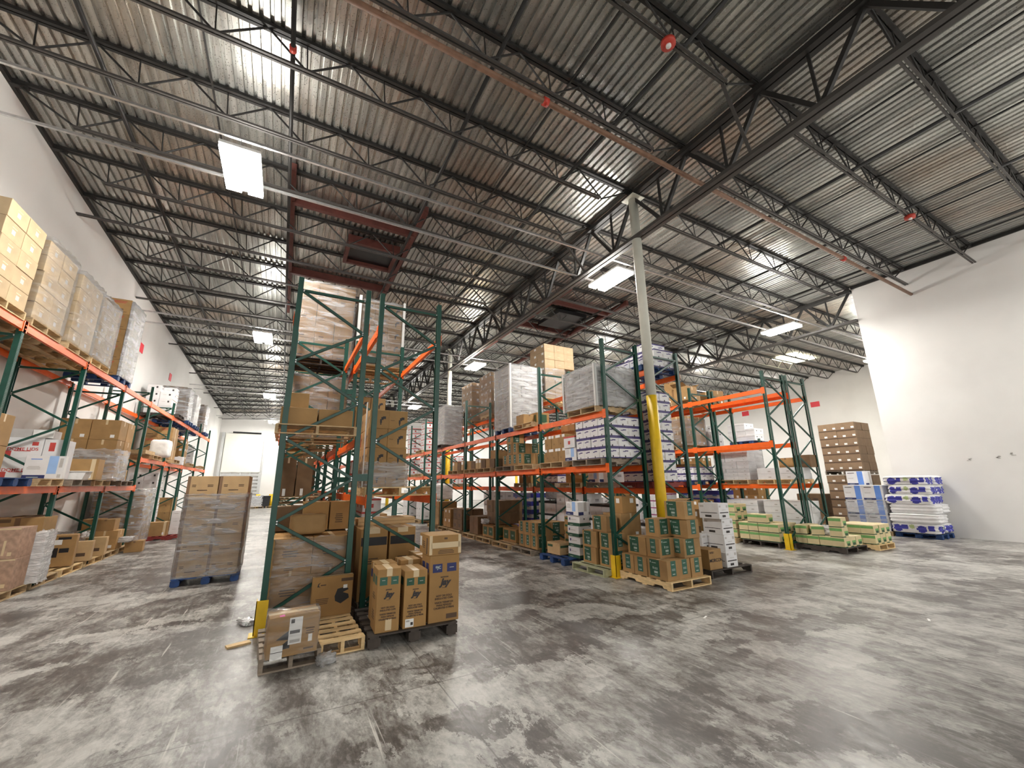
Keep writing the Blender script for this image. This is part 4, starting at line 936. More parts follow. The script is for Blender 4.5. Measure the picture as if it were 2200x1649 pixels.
# ---------------------------------------------------------------- tall double row (centre left)
W1 = 'at the foot of the tall left row'
pallet('wood_grey', .23, 5.70, 0, 'under the shrink wrapped arrow print carton', 3, .56, 1.04)
pallet('wood_new', .745, 5.84, 0, 'half empty, right of the arrow print carton', 2, .47, 1.04)
put('arrow_case', .245, 5.27, .14, 'shrink wrapped brown carton with black arrow, white labels and pink sticker', 4, None)
wrap(.0, 5.10, .15, .49, 5.45, .52, 'clear shrink film round the carton with pink sticker', 'film_thin', 3, .006)
put('leaning_case', .725, 6.35, .14, 'flat brown carton with black shape standing upright against the tall frame', 1)
t = lump('plastic_scrap', 'crumpled clear film scrap on floor beside the arrow print carton', 'plastic scrap', .58, 5.13, 0, .16, .12, .10, 'film_heavy', 4, 20, .5, .2)
lump('plastic_scrap', 'white film scrap on floor left of the tall frame', 'plastic scrap', -.22, 7.05, 0, .16, .24, .06, 'film_white', 5, 30, .5, .25)
b = MB(); b.box((-.12, -.05, 0), (.12, .05, .02), 'wood_new'); tag(link('wood_offcut', b.mesh('wood_offcut'), None, (-.26, 6.20, 0), .3), 'pale broken board on floor left of the yellow guard', 'wood scrap')
for x, y, nm in ((7.55, 2.55, 'on the open floor at right'), (5.2, 4.1, 'on the open floor before the middle rack')):
    b = MB(); b.box((-.06, -.012, 0), (.06, .012, .004), 'paper'); tag(link('paper_scrap', b.mesh('paper_scrap'), None, (x, y, 0), .4), f'tiny white paper scrap {nm}', 'paper scrap')
# dark pallet with the tall cup cartons
pallet('wood_dark', 1.56, 5.86, 0, 'under the tall cup cartons', -1, 1.06, 1.20, 'block')
put('jay_a', 1.235, 5.47, .14, 'tall cup carton with green panels, leftmost on the dark pallet', -2)
put('jay_b', 1.555, 5.51, .14, 'tall cup carton with white shipping label, middle of the dark pallet', -1)
put('jay_c', 1.925, 5.50, .14, 'largest cup carton with navy panels, right of the dark pallet', -1)
put('taped_case', 1.93, 5.55, .912, 'brown case sealed with wide tan tape on the largest cup carton', -2)
put('jay_plain', 1.27, 5.82, .14, 'tall carton hidden behind the leftmost green panel cup carton', 1)
put('jay_plain', 1.60, 5.92, .14, 'tall carton behind the cup carton with white label', 2)
for i, y in enumerate((5.86, 6.13, 6.40)):
    put('jay_plain', 1.93, y, .14, f'tall taped carton in the row behind the largest cup carton, {ORD[i]} back', 90)
pallet('wood_grey', 1.62, 7.25, 0, 'on floor inside the tall right row, first bay')
for j in range(2):
    for i in range(2):
        put('tall_dark', 1.31 + i * .43, 6.95 + j * .40, .14, f'tall brown carton with black band inside the tall right row, {XW[2][i]} {YW[2][j]}')
put('plain', 2.02, 7.0, .14, 'pale carton low at right inside the tall right row', 0); put('plain', 2.02, 7.0, .445, 'pale carton stacked on another at right inside the tall right row', 4)
for i in range(2): put('flat_long', 1.62, 7.62, 1.142 + .052 * i, f'long flat carton lying on tall cartons in the tall right row, {("lower", "upper")[i]} one', 2)
# tall left row, bay 1
pallet('wood', .46, 7.18, 0, 'under the wrapped block in the tall left row, first bay')
stack('big_kraft', -.03, 6.60, .14, 2, 2, 2, 'large wrapped brown carton', W1, 'big wrapped cartons')
wrap(-.045, 6.585, .13, .975, 7.80, 1.10, 'heavy stretch wrap round the large cartons behind the near tall frame', 'film', 11, .010, False)
lump('wrapped_bundle', 'rounded film wrapped brown bundle on top of the large cartons', 'bundle', .38, 6.86, 1.125, .46, .30, .27, 'kraft', 8, 2, .12, .02)
put('mid_kraft', .50, 7.42, 1.125, 'upright brown carton behind the rounded bundle, left one'); put('mid_kraft', .88, 7.42, 1.125, 'upright brown carton behind the rounded bundle, right one')
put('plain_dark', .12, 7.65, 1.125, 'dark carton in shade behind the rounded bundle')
pallet('wood', .36, 7.05, 2.50, 'overhanging the middle beam of the tall left row', 0, 1.06)
kind('low_kraft', .47, .50, .25, 'kraft', ((TP, [('top', .44, 0, .56, 1, 'tape')]),)); kind('cube_kraft', .24, .30, .23, 'kraft')
put('low_kraft', .11, 6.78, 2.64, 'plain brown carton on the overhanging pallet, left front'); put('low_kraft', .60, 6.80, 2.64, 'plain brown carton on the overhanging pallet, right front')
put('cube_kraft', .10, 6.78, 2.892, 'small plain carton stacked on the left front carton of the overhanging pallet')
# first bay, tall right row, low beam
pallet('wood_new', 1.62, 7.20, 1.62, 'on the low beam of the tall right row, first bay', 0, 1.06)
stack('foot', 1.14, 6.92, 1.76, 2, 3, 4, 'brown carton with dark footprint', 'low beam of tall right row', 'footprint cartons')
wrap(1.10, 6.88, 1.75, 1.80, 7.3, 2.15, 'loose clear film pulled down round the lower footprint cartons', 'film_heavy', 21, .03, False)
b = MB(); b.box((0, 0, 0), (.012, .07, 1.35), 'corner_white'); tag(link('corner_board', b.mesh('corner_board'), None, (1.085, 6.86, 1.76)), 'white edge board left of the footprint cartons on low beam', 'corner board')
# second bay, tall left row
Y2 = YT[1] + .12
pallet('wood_dark', .45, Y2 + .60, 4.28, 'high on the top beam of the tall left row', 0, 1.1)
stack('pale_kraft', -.10, Y2 + .02, 4.42, 3, 2, 4, 'film wrapped brown carton', 'top of the tall left row', 'cartons on the top beam of the tall left row')
wrap(-.125, Y2, 4.41, 1.05, Y2 + 1.21, 6.17, 'stretch wrap round the highest carton stack of the tall left row', 'film', 5, .016)
pallet('wood', .45, Y2 + .60, 2.60, 'on the middle beam of the tall left row, second bay', 0, 1.06)
stack('mid_kraft', -.08, Y2 + .02, 2.74, 3, 3, 3, 'wrapped brown carton', 'middle beam of the tall left row', 'cartons on the middle beam of the tall left row')
wrap(-.10, Y2, 2.73, 1.04, Y2 + 1.25, 4.06, 'hazy stretch wrap round cartons on the middle beam, tall left row', 'film', 6, .018)
pallet('wood', .45, Y2 + .60, 1.45, 'on the low beam of the tall left row, second bay', 0, 1.06)
put('brown_tall', .065, Y2 + .26, 1.59, 'upright dark brown carton with white label on the low beam'); put('brown_tall', .37, Y2 + .26, 1.59, 'upright dark brown carton right of the labelled one on low beam')
put('plain_dark', .2, Y2 + .85, 1.59, 'dark carton behind the upright brown cartons on low beam')
pallet('wood', .45, Y2 + .62, 0, 'on floor in the tall left row, second bay')
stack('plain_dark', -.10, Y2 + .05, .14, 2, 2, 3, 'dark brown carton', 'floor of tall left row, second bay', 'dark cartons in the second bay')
# second bay, tall right row
pallet('wood_new', 1.66, Y2 + .62, 4.28, 'high on the top beam of the tall right row', 0, 1.02)
stack('foot', 1.17, Y2 + .05, 4.42, 3, 3, 5, 'brown carton with dark footprint', 'top of the tall right row', 'footprint cartons on the top beam')
wrap(1.14, Y2 + .02, 4.41, 2.16, Y2 + 1.02, 6.00, 'clear stretch wrap round footprint cartons atop the tall right row', 'film', 15, .02)
corner_boards(1.13, Y2 + .01, 2.17, Y2 + 1.0, 4.40, 6.05, 'footprint stack atop tall right row', which=(0, 1))
pallet('wood', 1.66, Y2 + .62, 2.60, 'on the middle beam of the tall right row, second bay')
stack('foot', 1.22, Y2 + .05, 2.74, 2, 2, 3, 'brown carton with dark footprint', 'middle beam of tall right row', 'footprint cartons on the middle beam')
lump('bin_bag', 'black plastic bag bulging beside footprint cartons on the middle beam', 'bag', 2.02, Y2 + .4, 2.74, .34, .5, .8, 'plastic_black', 3, 0, .4, .03)
pallet('wood', 1.66, Y2 + .62, 1.62, 'on the low beam of the tall right row, second bay')
stack('redwhite', 1.25, Y2 + .1, 1.76, 2, 2, 2, 'white carton with red lid band', 'low beam of tall right row', 'red and white cartons in the tall right row')
pallet('wood', 1.66, Y2 + .62, 0, 'on floor in the tall right row, second bay')
stack('redwhite', 1.55, Y2 + .3, .14, 1, 2, 5, 'white carton with red triangle', 'floor of tall right row, second bay', 'red and white cartons low in the tall right row')
put('plain_big', 1.9, Y2 + 1.0, .14, 'brown carton on floor at back of tall right row, second bay'); put('plain_big', 1.9, Y2 + 1.0, .642, 'brown carton stacked at back of tall right row, second bay')
# deeper bays of the tall rows
for b_, y in ((2, YT[2]), (3, YT[3]), (4, YT[4])):
    bn = ORD[b_]
    for z, ln, kk in ((0, 'floor', 'plain'), (1.45, 'low beam', 'plain_dark'), (2.60, 'middle beam', 'labelled'), (4.28, 'top beam', 'plain')):
        if b_ > 2 and z > 3: continue
        pallet('wood', .45, y + .72, z, f'on the {ln} of the tall left row, {bn} bay', 0, 1.1)
        n = 3 if z < 1 else 2
        w = KIND[kk][0]
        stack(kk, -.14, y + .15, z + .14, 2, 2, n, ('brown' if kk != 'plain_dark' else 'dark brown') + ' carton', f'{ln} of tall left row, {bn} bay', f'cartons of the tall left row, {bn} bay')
    pallet('wood', .45, y + 1.85, 0, f'on floor in the tall left row, far half of {bn} bay', 0, 1.1)
    stack('mid_kraft', -.14, y + 1.35, .14, 2, 2, 2, 'brown carton', f'floor far half of {bn} bay, tall left row', f'floor cartons of the tall left row, far half of {bn} bay')

# ---------------------------------------------------------------- middle double row
MN = 'middle near row'
# bay 1 floor
pallet('wood_green', 6.22, 7.10, 0, 'holding green label cartons in the middle near row', 90)
put('green', 6.02, 6.78, .14, 'green panel carton, bottom right on the pale green pallet', 90); put('green', 6.0, 7.30, .14, 'green panel carton, bottom left on the pale green pallet', 88)
put('green', 6.02, 6.76, .462, 'green panel carton, second layer right on the pale green pallet', 90); put('green', 6.0, 7.29, .462, 'green panel carton, second layer left on the pale green pallet', 92)
put('green', 6.04, 6.98, .784, 'green panel carton alone on top over the pale green pallet', 90)
put('plain_big', 6.52, 6.98, .14, 'large brown carton behind the green panel cartons, lower'); put('plain_big', 6.52, 6.98, .642, 'large brown carton behind the green panel cartons, upper')
put('labelled', 6.55, 6.95, 1.144, 'dark brown carton topping the pile behind the green panel cartons')
pallet('wood_blue', 6.24, 8.42, 0, 'on floor in the middle near row beside the paper boxes', 90)
put('stripes', 6.02, 8.62, .14, 'low brown carton with dark stripes on the blue pallet edge', 2)
for i in range(4): put('paper', 6.10 + (i % 2) * .02, 7.98, .14 + i * .227, f'white paper box with green base, {ORD[i]} from bottom of its tower', (0, 2, -1, 3)[i])
put('nitrile', 6.10, 7.98, 1.05, 'white and blue glove carton on top of the paper box tower', 1)
for i in range(5): put('flat_green', 6.42, 8.55 + (i % 2) * .02, .14 + i * .167, f'flat brown carton with green strip, {ORD[i]} up beside paper tower', (0, 1, -2, 2, 0)[i])
# bay 2 floor
pallet('wood_grey', 6.24, 9.84, 0, 'under two layers of green square cartons, middle near row', 90)
stack('green', 5.80, 9.32, .14, 2, 3, 2, 'carton with green square', 'floor of middle near row, second bay', 'green square cartons')
pallet('wood', 6.24, 11.06, 0, 'with low dark green labelled cartons, middle near row', 90)
stack('lowgreen', 5.95, 10.66, .14, 2, 2, 1, 'low carton with dark green label', 'floor of middle near row, second bay', 'low green labelled cartons')
for b_, yy, kk, nz, nm in ((2, 11.9, 'lowgreen', 1, 'third bay, near pallet'), (2, 13.1, 'assort_c', 2, 'third bay, rear pallet'), (3, 14.5, 'plain_dark', 2, 'fourth bay, near pallet'), (3, 15.7, 'labelled', 2, 'fourth bay, rear pallet'), (4, 17.1, 'plain', 3, 'fifth bay')):
    pallet('wood', 6.28, yy + .42, 0, f'on floor of the middle near row, {nm}', 90)
    stack(kk, 5.85, yy, .14, 2, 2, nz, 'brown carton' if kk != 'lowgreen' else 'green labelled carton', f'floor of middle near row, {nm}', f'floor cartons of the middle near row, {nm}')
stack('plain_dark', 6.1, 12.0, .52, 2, 2, 2, 'dark carton', 'upper pile, middle near row third bay', 'dark cartons piled in the third bay')
lump('film_ball', 'crumpled white film ball on floor pallet, middle near row', 'plastic scrap', 5.86, 12.55, .52, .2, .25, .16, 'film_white', 7, 0, .5, .2)
# lower beam of the near row (2.14)
pallet('wood_grey', 6.36, 7.12, 2.14, 'on lower beam under the purple and white boxes', 90)
stack('fruit', 5.86, 6.56, 2.28, 3, 4, 4, 'white box with purple edges', 'lower beam of middle near row', 'purple edged white boxes, near row')
put('nitrile', 6.05, 7.86, 2.28, 'slim white and blue carton beside the purple edged boxes', 0); put('redwhite', 6.05, 7.86, 2.582, 'small red and white carton on the slim white carton')
pallet('wood', 6.36, 8.50, 2.14, 'on lower beam under footprint cartons, middle near row', 90)
stack('footw', 5.90, 8.08, 2.28, 3, 3, 3, 'footprint carton with white corner labels', 'lower beam of middle near row', 'footprint cartons, middle near row', skip=lambda i, j, k: k == 2 and (i == 0 or j == 2))
pallet('wood', 6.36, 9.85, 2.14, 'on lower beam, second bay near half, middle near row', 90)
pallet('wood_grey', 6.36, 11.05, 2.14, 'on lower beam, second bay rear half, middle near row', 90)
stack('green', 5.88, 10.10, 2.28, 2, 4, 2, 'worn green square carton', 'lower beam of middle near row, second bay', 'green square cartons on the lower beam', skip=lambda i, j, k: k == 1 and j in (0, 3))
put('green', 6.1, 10.9, 2.926, 'green square carton on top of the pile on lower beam', 3)
pallet('wood', 6.36, 12.45, 2.14, 'on lower beam of middle near row, third bay near half', 90); pallet('wood', 6.36, 13.65, 2.14, 'on lower beam of middle near row, third bay rear half', 90)
pallet('wood', 6.36, 15.3, 2.14, 'on lower beam of middle near row, fourth bay', 90)
yy = 11.9
for i, kk in enumerate(('assort_c', 'assort_a', 'assort_c', 'assort_b', 'assort_b', 'assort_c', 'assort_a', 'assort_b', 'assort_c', 'assort_a', 'assort_b')):
    dd = KIND[kk][1]; put(kk, 6.06, yy + dd / 2, 2.28, f'small assorted carton on the lower beam, {ORD[i]} along third and fourth bays'); yy += dd + (.03 if i != 6 else .45)
put('plain', 6.3, 12.4, 2.565, 'carton lying on top of the assorted cartons on the lower beam', 8)
# upper beam of the near row (3.27)
pallet('wood', 6.36, 7.22, 3.27, 'on upper beam under the silvery wrapped load nearest', 90)
stack('small_grey', 5.75, 6.66, 3.41, 4, 4, 4, 'grey wrapped carton', 'upper beam of middle near row', 'grey cartons of the nearest wrapped load')
wrap(5.70, 6.62, 3.40, 6.95, 7.80, 4.32, 'shiny stretch wrap round the nearest load on the middle upper beam', 'film_heavy', 31, .016)
corner_boards(5.70, 6.62, 6.95, 7.80, 3.38, 4.33, 'nearest wrapped load', which=(0, 1, 3))
pallet('wood_blue', 6.40, 11.14, 3.27, 'on upper beam under the tall silver wrapped load', 90)
stack('silver', 5.82, 10.66, 3.41, 3, 3, 6, 'silver grey wrapped carton', 'tall load on middle upper beam', 'cartons of the tall silver load')
wrap(5.78, 10.62, 3.38, 6.99, 11.74, 5.38, 'bright stretch wrap round the tall silver load, middle upper beam', 'film_heavy', 33, .014)
corner_boards(5.78, 10.62, 6.99, 11.74, 3.42, 5.40, 'tall silver load', which=(0,))
pallet('wood', 6.36, 9.86, 3.27, 'with one small carton on the upper beam, middle near row', 90)
put('plain', 6.06, 10.18, 3.41, 'small brown carton alone in front of the tall silver load'); put('lowgreen', 6.45, 10.05, 3.41, 'teal labelled carton behind the small one on the upper beam')
pallet('wood_dark', 6.32, 17.1, 3.27, 'under the grey wrapped load farther along the upper beam', 90)
stack('silver', 5.82, 16.58, 3.41, 2, 3, 5, 'grey wrapped carton', 'farther load on middle upper beam', 'cartons of the farther grey load')
wrap(5.78, 16.54, 3.40, 6.66, 17.66, 5.10, 'stretch wrap round the farther grey load on middle upper beam', 'film_heavy', 35, .014)
# far row: top, low and floor
pallet('wood_blue', 7.75, 7.12, 4.34, 'high on the middle far row behind the column', 90)
stack('fruit', 7.24, 6.58, 4.48, 3, 4, 2, 'white box with purple edges', 'top of middle far row', 'purple edged boxes on the top beam', skip=lambda i, j, k: k == 1 and i == 0)
stack('fruit', 7.56, 6.80, 4.934, 2, 2, 1, 'white box with purple edges, topmost', 'top of middle far row', 'purple edged boxes on the top beam')
pallet('wood_red', 7.74, 7.10, 1.64, 'under the tall tower of purple edged boxes', 90)
stack('fruit', 7.20, 6.52, 1.78, 2, 4, 9, 'white box with purple edges', 'tower behind the near row', 'purple edged white box tower')
pallet('wood', 7.76, 9.65, 1.64, 'on low beam of middle far row, second bay near half', 90); pallet('wood_grey', 7.76, 10.9, 1.64, 'on low beam of middle far row, second bay rear half', 90)
stack('labelled', 7.3, 9.22, 1.78, 2, 2, 1, 'brown labelled carton', 'low beam of middle far row', 'cartons on the low beam'); put('nitrile', 7.4, 8.7, 1.78, 'white blue carton low on the middle far row beam', 0)
put('whitecase', 7.5, 8.2, 1.78, 'white carton low on the middle far row beam, nearest', 0); pallet('wood_grey', 7.76, 8.38, 1.64, 'on low beam of middle far row, first bay', 90)
stack('fruit', 7.3, 10.45, 1.78, 2, 3, 3, 'white box with purple edges', 'middle far row, second bay', 'purple boxes in the second bay')
stack('labelled', 7.3, 12.0, 1.78, 2, 2, 2, 'brown labelled carton', 'low beam of middle far row, third bay', 'cartons in the third bay of the far row'); pallet('wood', 7.76, 12.4, 1.64, 'on low beam of middle far row, third bay', 90)
pallet('wood_new', 7.84, 11.35, 4.34, 'high under the tall tan cartons', 0, 1.2, 1.0)
stack('tan', 7.24, 10.86, 4.48, 3, 2, 7, 'pale tan carton', 'tall tower on the middle far row', 'tan cartons', skip=lambda i, j, k: i == 2 and k < 4)
wrap(7.22, 10.84, 4.46, 8.10, 11.84, 5.5, 'clear film round the lower tan cartons', 'film', 41, .012, False)
for x, y, nm in ((6.98, 14.35, 'nearer'), (6.98, 16.35, 'farther')):
    pallet('wood', 7.6, y + .5, 4.34, f'high under the {nm} brown labelled tower', 0, 1.3, 1.0)
    stack('labelled', x, y, 4.48, 3, 3, 5, 'brown carton with white label', f'{nm} tower on middle far row', f'{nm} brown labelled tower')
    wrap(x - .02, y - .02, 4.47, x + 1.23, y + 1.23, 6.2, f'thin film round the {nm} brown labelled tower', 'film', 43 if nm == 'nearer' else 44, .008, False)
FF = 'floor of middle far row'
for x, y, kk, ny, nz, ds, bn in ((7.28, 6.9, 'blacklid', 2, 2, 'white box with black lid', 'first bay'), (7.28, 8.05, 'blacklid', 2, 3, 'white box with black lid', 'first bay rear'), (7.28, 9.3, 'whitecase', 3, 4, 'white carton', 'second bay'), (7.28, 10.6, 'blacklid', 2, 3, 'white box with black lid', 'second bay rear'), (7.28, 12.0, 'tissue', 3, 5, 'blue and white tissue pack', 'third bay'), (7.28, 14.5, 'whitecase', 3, 4, 'white carton', 'fourth bay')):
    pallet('wood', x + .47, y + .5, 0, f'on floor of middle far row, {bn}', 90)
    stack(kk, x, y, .14, 2, ny, nz, ds, f'far row floor, {bn}', f'{ds} group, {bn}')
lump('film_bundle', 'crumpled clear film bundle on the tissue packs beyond the rack', 'plastic scrap', 7.9, 11.5, 1.25, .5, .5, .4, 'film_white', 9, 0, .5, .12)
# far bays: white and red cartons seen through the tall frames
for bi, y in ((5, 19.6), (6, 22.2)):
    for x0, z, nz in ((5.95, 2.28, 3), (5.95, 3.41, 5), (7.3, 4.48, 3), (7.3, 1.78, 5)):
        zn = {2.28: 'lower beam', 3.41: 'upper beam', 4.48: 'top beam', 1.78: 'low beam'}[z]
        pallet('wood', x0 + .42, y + .55, z - .14, f'on {zn} of middle rows, {ORD[bi]} bay', 90)
        stack('redwhite', x0, y, z, 2, 2, nz, 'red and white carton', f'{zn} of middle rows, {ORD[bi]} bay', f'red and white cartons, {zn}, {ORD[bi]} bay')
    stack('whitecase', 5.95, y, .14, 2, 3, 4, 'white carton', f'floor of middle near row, {ORD[bi]} bay', f'white floor cartons, {ORD[bi]} bay'); pallet('wood', 6.35, y + .6, 0, f'on floor of middle near row, {ORD[bi]} bay', 90)
lump('wrapped_bundle', 'pale film wrapped bundle low in the middle near row, fifth bay', 'bundle', 6.3, 18.2, 1.1, .9, .9, .7, 'film_white', 10, 0, .4, .06)

# front pallets of the middle row
pallet('wood_new', 6.385, 5.83, 0, 'in front of the middle rack, loaded with green panel cartons', 0)
E1 = 'front pale pallet'
for x, y, z, rz, lb in ((6.035, 5.51, .14, 90, 'bottom layer, near corner left'), (6.33, 5.52, .14, 90, 'bottom layer, near edge middle'), (6.64, 5.51, .14, 90, 'bottom layer, near edge right'),
                        (6.09, 5.89, .14, 0, 'bottom layer, aisle side middle'), (6.10, 6.21, .14, 0, 'bottom layer, aisle side rear'), (6.60, 5.90, .14, 0, 'bottom layer, inner middle'),
                        (6.13, 6.06, .462, 92, 'second layer, aisle side rear'), (6.22, 5.68, .462, 1, 'second layer, middle of aisle side'), (6.60, 5.46, .462, 0, 'second layer, near right corner'), (6.62, 5.85, .462, 0, 'second layer, inner rear'),
                        (6.42, 5.86, .784, 2, 'third layer, aisle side'), (6.65, 5.50, .784, 88, 'third layer, near right corner'), (6.62, 5.52, 1.106, 91, 'open topmost one')):
    put('green', x, y, z, f'brown carton with green panel, {lb}, {E1}', rz, 'green panel cartons on the front pale pallet')
b = MB(); b.box((0, 0, 0), (.14, .30, .004), 'kraft'); fl = tag(link('loose_flap', b.mesh('loose_flap'), None, (6.66, 5.38, 1.432)), 'raised flap piece on the open topmost green panel carton', 'flap'); fl.rotation_euler = (0, -.25, 0)
pallet('wood_dark', 7.86, 5.96, 0, 'beside the front pale pallet, under the white napkin cartons', 0, 1.25, 1.02)
put('morcon', 7.46, 5.74, .14, 'brown carton with black word on the dark front pallet', 0)
for i in range(3): put('napkin', 7.93, 5.70, .14 + i * .302, f'white printed napkin carton, {ORD[i]} up in its column on dark pallet', (0, 1, -1)[i])
put('napkin', 7.83, 5.68, 1.046, 'white printed napkin carton on top, shifted left', 2)
put('plain_dark', 7.56, 6.20, .14, 'dark carton behind the white napkin column, lower'); put('plain_dark', 7.58, 6.22, .502, 'dark carton behind the white napkin column, middle'); put('labelled', 7.6, 6.2, .864, 'carton behind the white napkin column, upper')
put('napkin', 7.72, 5.98, .14, 'white napkin carton in shade behind the column, lower', 90); put('napkin', 7.80, 6.02, .442, 'white napkin carton in shade behind the column, upper', 90)

# ---------------------------------------------------------------- right double row
pallet('wood_dark', 12.40, 7.26, 0, 'on floor of the right near row under cream cartons', 90, 1.02, 1.10)
stack('creamcase', 11.90, 6.74, .14, 3, 4, 3, 'cream carton with green band', 'floor of right near row', 'cream cartons on the floor of the right near row', skip=lambda i, j, k: k == 2 and (i != 0 or j < 1 or j > 2))
pallet('wood_dark', 12.76, 5.98, 0, 'in front of the right rack under cream cartons', 0, 1.06, 1.20)
stack('creamcase', 12.28, 5.42, .14, 3, 4, 1, 'cream carton with green band', 'front pallet by right rack', 'cream cartons on the front pallet by the right rack')
for z, n in ((.378, 'second'), (.615, 'third')): put('creamcase', 12.44, 5.57, z, f'cream carton with green band, {n} up at the near corner, right front pallet', 0 if n == 'second' else 3)
put('creamcase', 12.42, 6.38, .378, 'cream carton on second layer beside the right rack post', 4); put('creamcase', 12.74, 6.36, .378, 'cream carton on second layer toward the rear of front pallet', -3)
put('creamcase', 12.45, 6.08, .378, 'cream carton tipped beside the post, on the right front pallet', 35)
lump('plastic_scrap', 'torn white film wad with green print on the cream cartons', 'plastic scrap', 12.58, 5.86, .378, .26, .26, .24, 'film_white', 14, 0, .4, .15)
pallet('wood_new', 13.95, 5.66, 0, 'small pale one, rightmost beside the cream cartons', 0, .9, .9)
stack('creamcase', 13.52, 5.26, .14, 3, 3, 2, 'cream carton with green band', 'rightmost pale pallet', 'cream cartons on the rightmost pale pallet')
pallet('wood', 12.40, 8.45, 0, 'on floor of the right near row, rear half of first bay', 90)
stack('creamcase', 11.95, 7.98, .14, 2, 3, 4, 'cream carton with green band', 'rear half of first bay, right row', 'cream cartons in the rear half of the first bay')
pallet('wood', 12.40, 9.75, 0, 'on floor of the right near row, second bay', 90)
stack('labelled', 11.95, 9.2, .14, 2, 3, 3, 'brown carton with label', 'floor of right near row, second bay', 'brown floor cartons of the right near row')
stack('magenta', 11.98, 10.6, .14, 2, 4, 6, 'white carton with magenta edge', 'floor of right near row, second bay', 'magenta edged cartons'); pallet('wood', 12.4, 11.0, 0, 'under the magenta edged cartons', 90)
pallet('wood_blue', 12.42, 9.75, 1.65, 'on low beam of the right near row, second bay', 90)
stack('fruit', 11.92, 9.2, 1.79, 3, 4, 2, 'white box with purple edges', 'low beam of right near row', 'purple edged boxes, right near row')
stack('magenta', 11.95, 10.5, 1.79, 2, 4, 3, 'white carton with magenta edge', 'low beam of right near row, second bay', 'magenta cartons on the low beam'); pallet('wood', 12.4, 11.0, 1.65, 'on low beam under magenta edged cartons', 90)
pallet('wood', 12.42, 10.2, 2.83, 'on middle beam of the right near row, second bay', 90)
stack('plain_big', 11.86, 9.35, 2.97, 2, 2, 2, 'large brown carton', 'middle beam of right near row, second bay', 'large brown cartons, right near row')
wrap(11.84, 9.32, 2.96, 13.0, 10.5, 3.9, 'clear film round the large brown cartons, right middle beam', 'film', 51, .014)
stack('plain_big', 11.86, 10.75, 2.97, 2, 2, 2, 'large brown carton', 'middle beam of right near row, second bay rear', 'large brown cartons, rear of second bay')
# top beam
for x, y, z, rz, kk, lb in ((12.2, 9.4, 4.50, 4, 'plain_big', 'brown carton with open flaps on the top right beam, nearest'), (12.35, 10.1, 4.50, -5, 'plain_big', 'brown carton on the top right beam, second along'), (12.3, 10.9, 4.50, 6, 'plain', 'brown carton on the top right beam, third along'), (12.3, 11.5, 4.50, 0, 'plain_big', 'brown carton on the top right beam, fourth along'),
                            (13.5, 9.3, 4.44, -8, 'plain_big', 'brown carton on the top beam of the right far row, nearest'), (13.6, 10.1, 4.44, 5, 'plain_big', 'brown carton on the top beam of the right far row, farther'), (12.3, 10.0, 5.002, 0, 'plain', 'carton stacked on the top right beam cartons')):
    put(kk, x, y, z, lb, rz)
pallet('wood', 12.4, 10.2, 4.36, 'on the top beam of the right near row', 90, 1.02, 1.22); pallet('wood', 12.4, 11.5, 4.36, 'on the top beam of the right near row, rear', 90); pallet('wood', 13.6, 9.7, 4.30, 'on the top beam of the right far row', 90)
for sx in (-1, 1):
    b = MB(); b.box((0, -.27, 0), (.20, .27, .004), 'kraft'); f = tag(link('open_flap', b.mesh('open_flap'), None, (12.2 + sx * .27, 9.4, 5.0), 0), f'raised {"left" if sx < 0 else "right"} flap of the nearest carton on the top right beam', 'flap'); f.rotation_euler = (0, -.6 if sx > 0 else PI + .6, 0)
# right far row
pallet('wood', 13.62, 8.58, 1.66, 'under the white paper carton block, right far row', 90)
stack('ream', 13.10, 8.05, 1.80, 2, 3, 8, 'flat white carton', 'low beam of right far row', 'white paper cartons')
wrap(13.08, 8.03, 1.79, 13.98, 9.26, 2.78, 'white stretch wrap round the paper carton block', 'film_thin', 55, .008)
pallet('wood_new', 13.62, 7.28, 1.66, 'under the low white carton stack, right far row', 90)
stack('ream_thick', 13.10, 6.70, 1.80, 2, 2, 2, 'thick white carton', 'low stack, low beam of right far row', 'thick white cartons on the low beam')
put('plain_dark', 13.9, 6.75, 2.145, 'dark brown carton on the low white carton stack'); put('plain', 13.85, 7.2, 2.145, 'brown carton behind the dark one on the low white stack')
pallet('wood', 13.62, 7.2, 0, 'on floor of the right far row under white cartons', 90); stack('ream_thick', 13.12, 6.66, .14, 2, 2, 6, 'thick white carton', 'floor of right far row', 'thick white cartons on the floor')
pallet('wood', 13.62, 8.5, 0, 'on floor of the right far row, rear half of first bay', 90); stack('ream_thick', 13.12, 7.95, .14, 2, 2, 6, 'thick white carton', 'floor of right far row, rear half', 'thick white cartons on the floor, rear half')
stack('tissue', 13.12, 9.2, .14, 2, 4, 5, 'blue and white tissue pack', 'floor of right far row, second bay', 'tissue packs of the right far row'); pallet('wood', 13.6, 9.9, 0, 'under the tissue packs, right far row', 90)
pallet('wood_blue', 13.62, 9.85, 2.83, 'under white lidded file boxes, right far row', 90)
stack('filebox', 13.12, 9.25, 2.97, 2, 3, 3, 'white lidded file box', 'middle beam of right far row', 'white file boxes', skip=lambda i, j, k: k == 2 and j == 0)
stack('filebox', 13.12, 10.7, 2.97, 2, 3, 2, 'white lidded file box', 'middle beam of right far row, rear', 'white file boxes at the rear'); pallet('wood', 13.62, 11.2, 2.83, 'under the rear white file boxes', 90)
stack('plain', 13.15, 10.5, 1.80, 2, 2, 2, 'brown carton', 'low beam of right far row, second bay', 'brown cartons on the low beam, right far row'); pallet('wood', 13.6, 10.9, 1.66, 'on low beam of the right far row, second bay', 90)
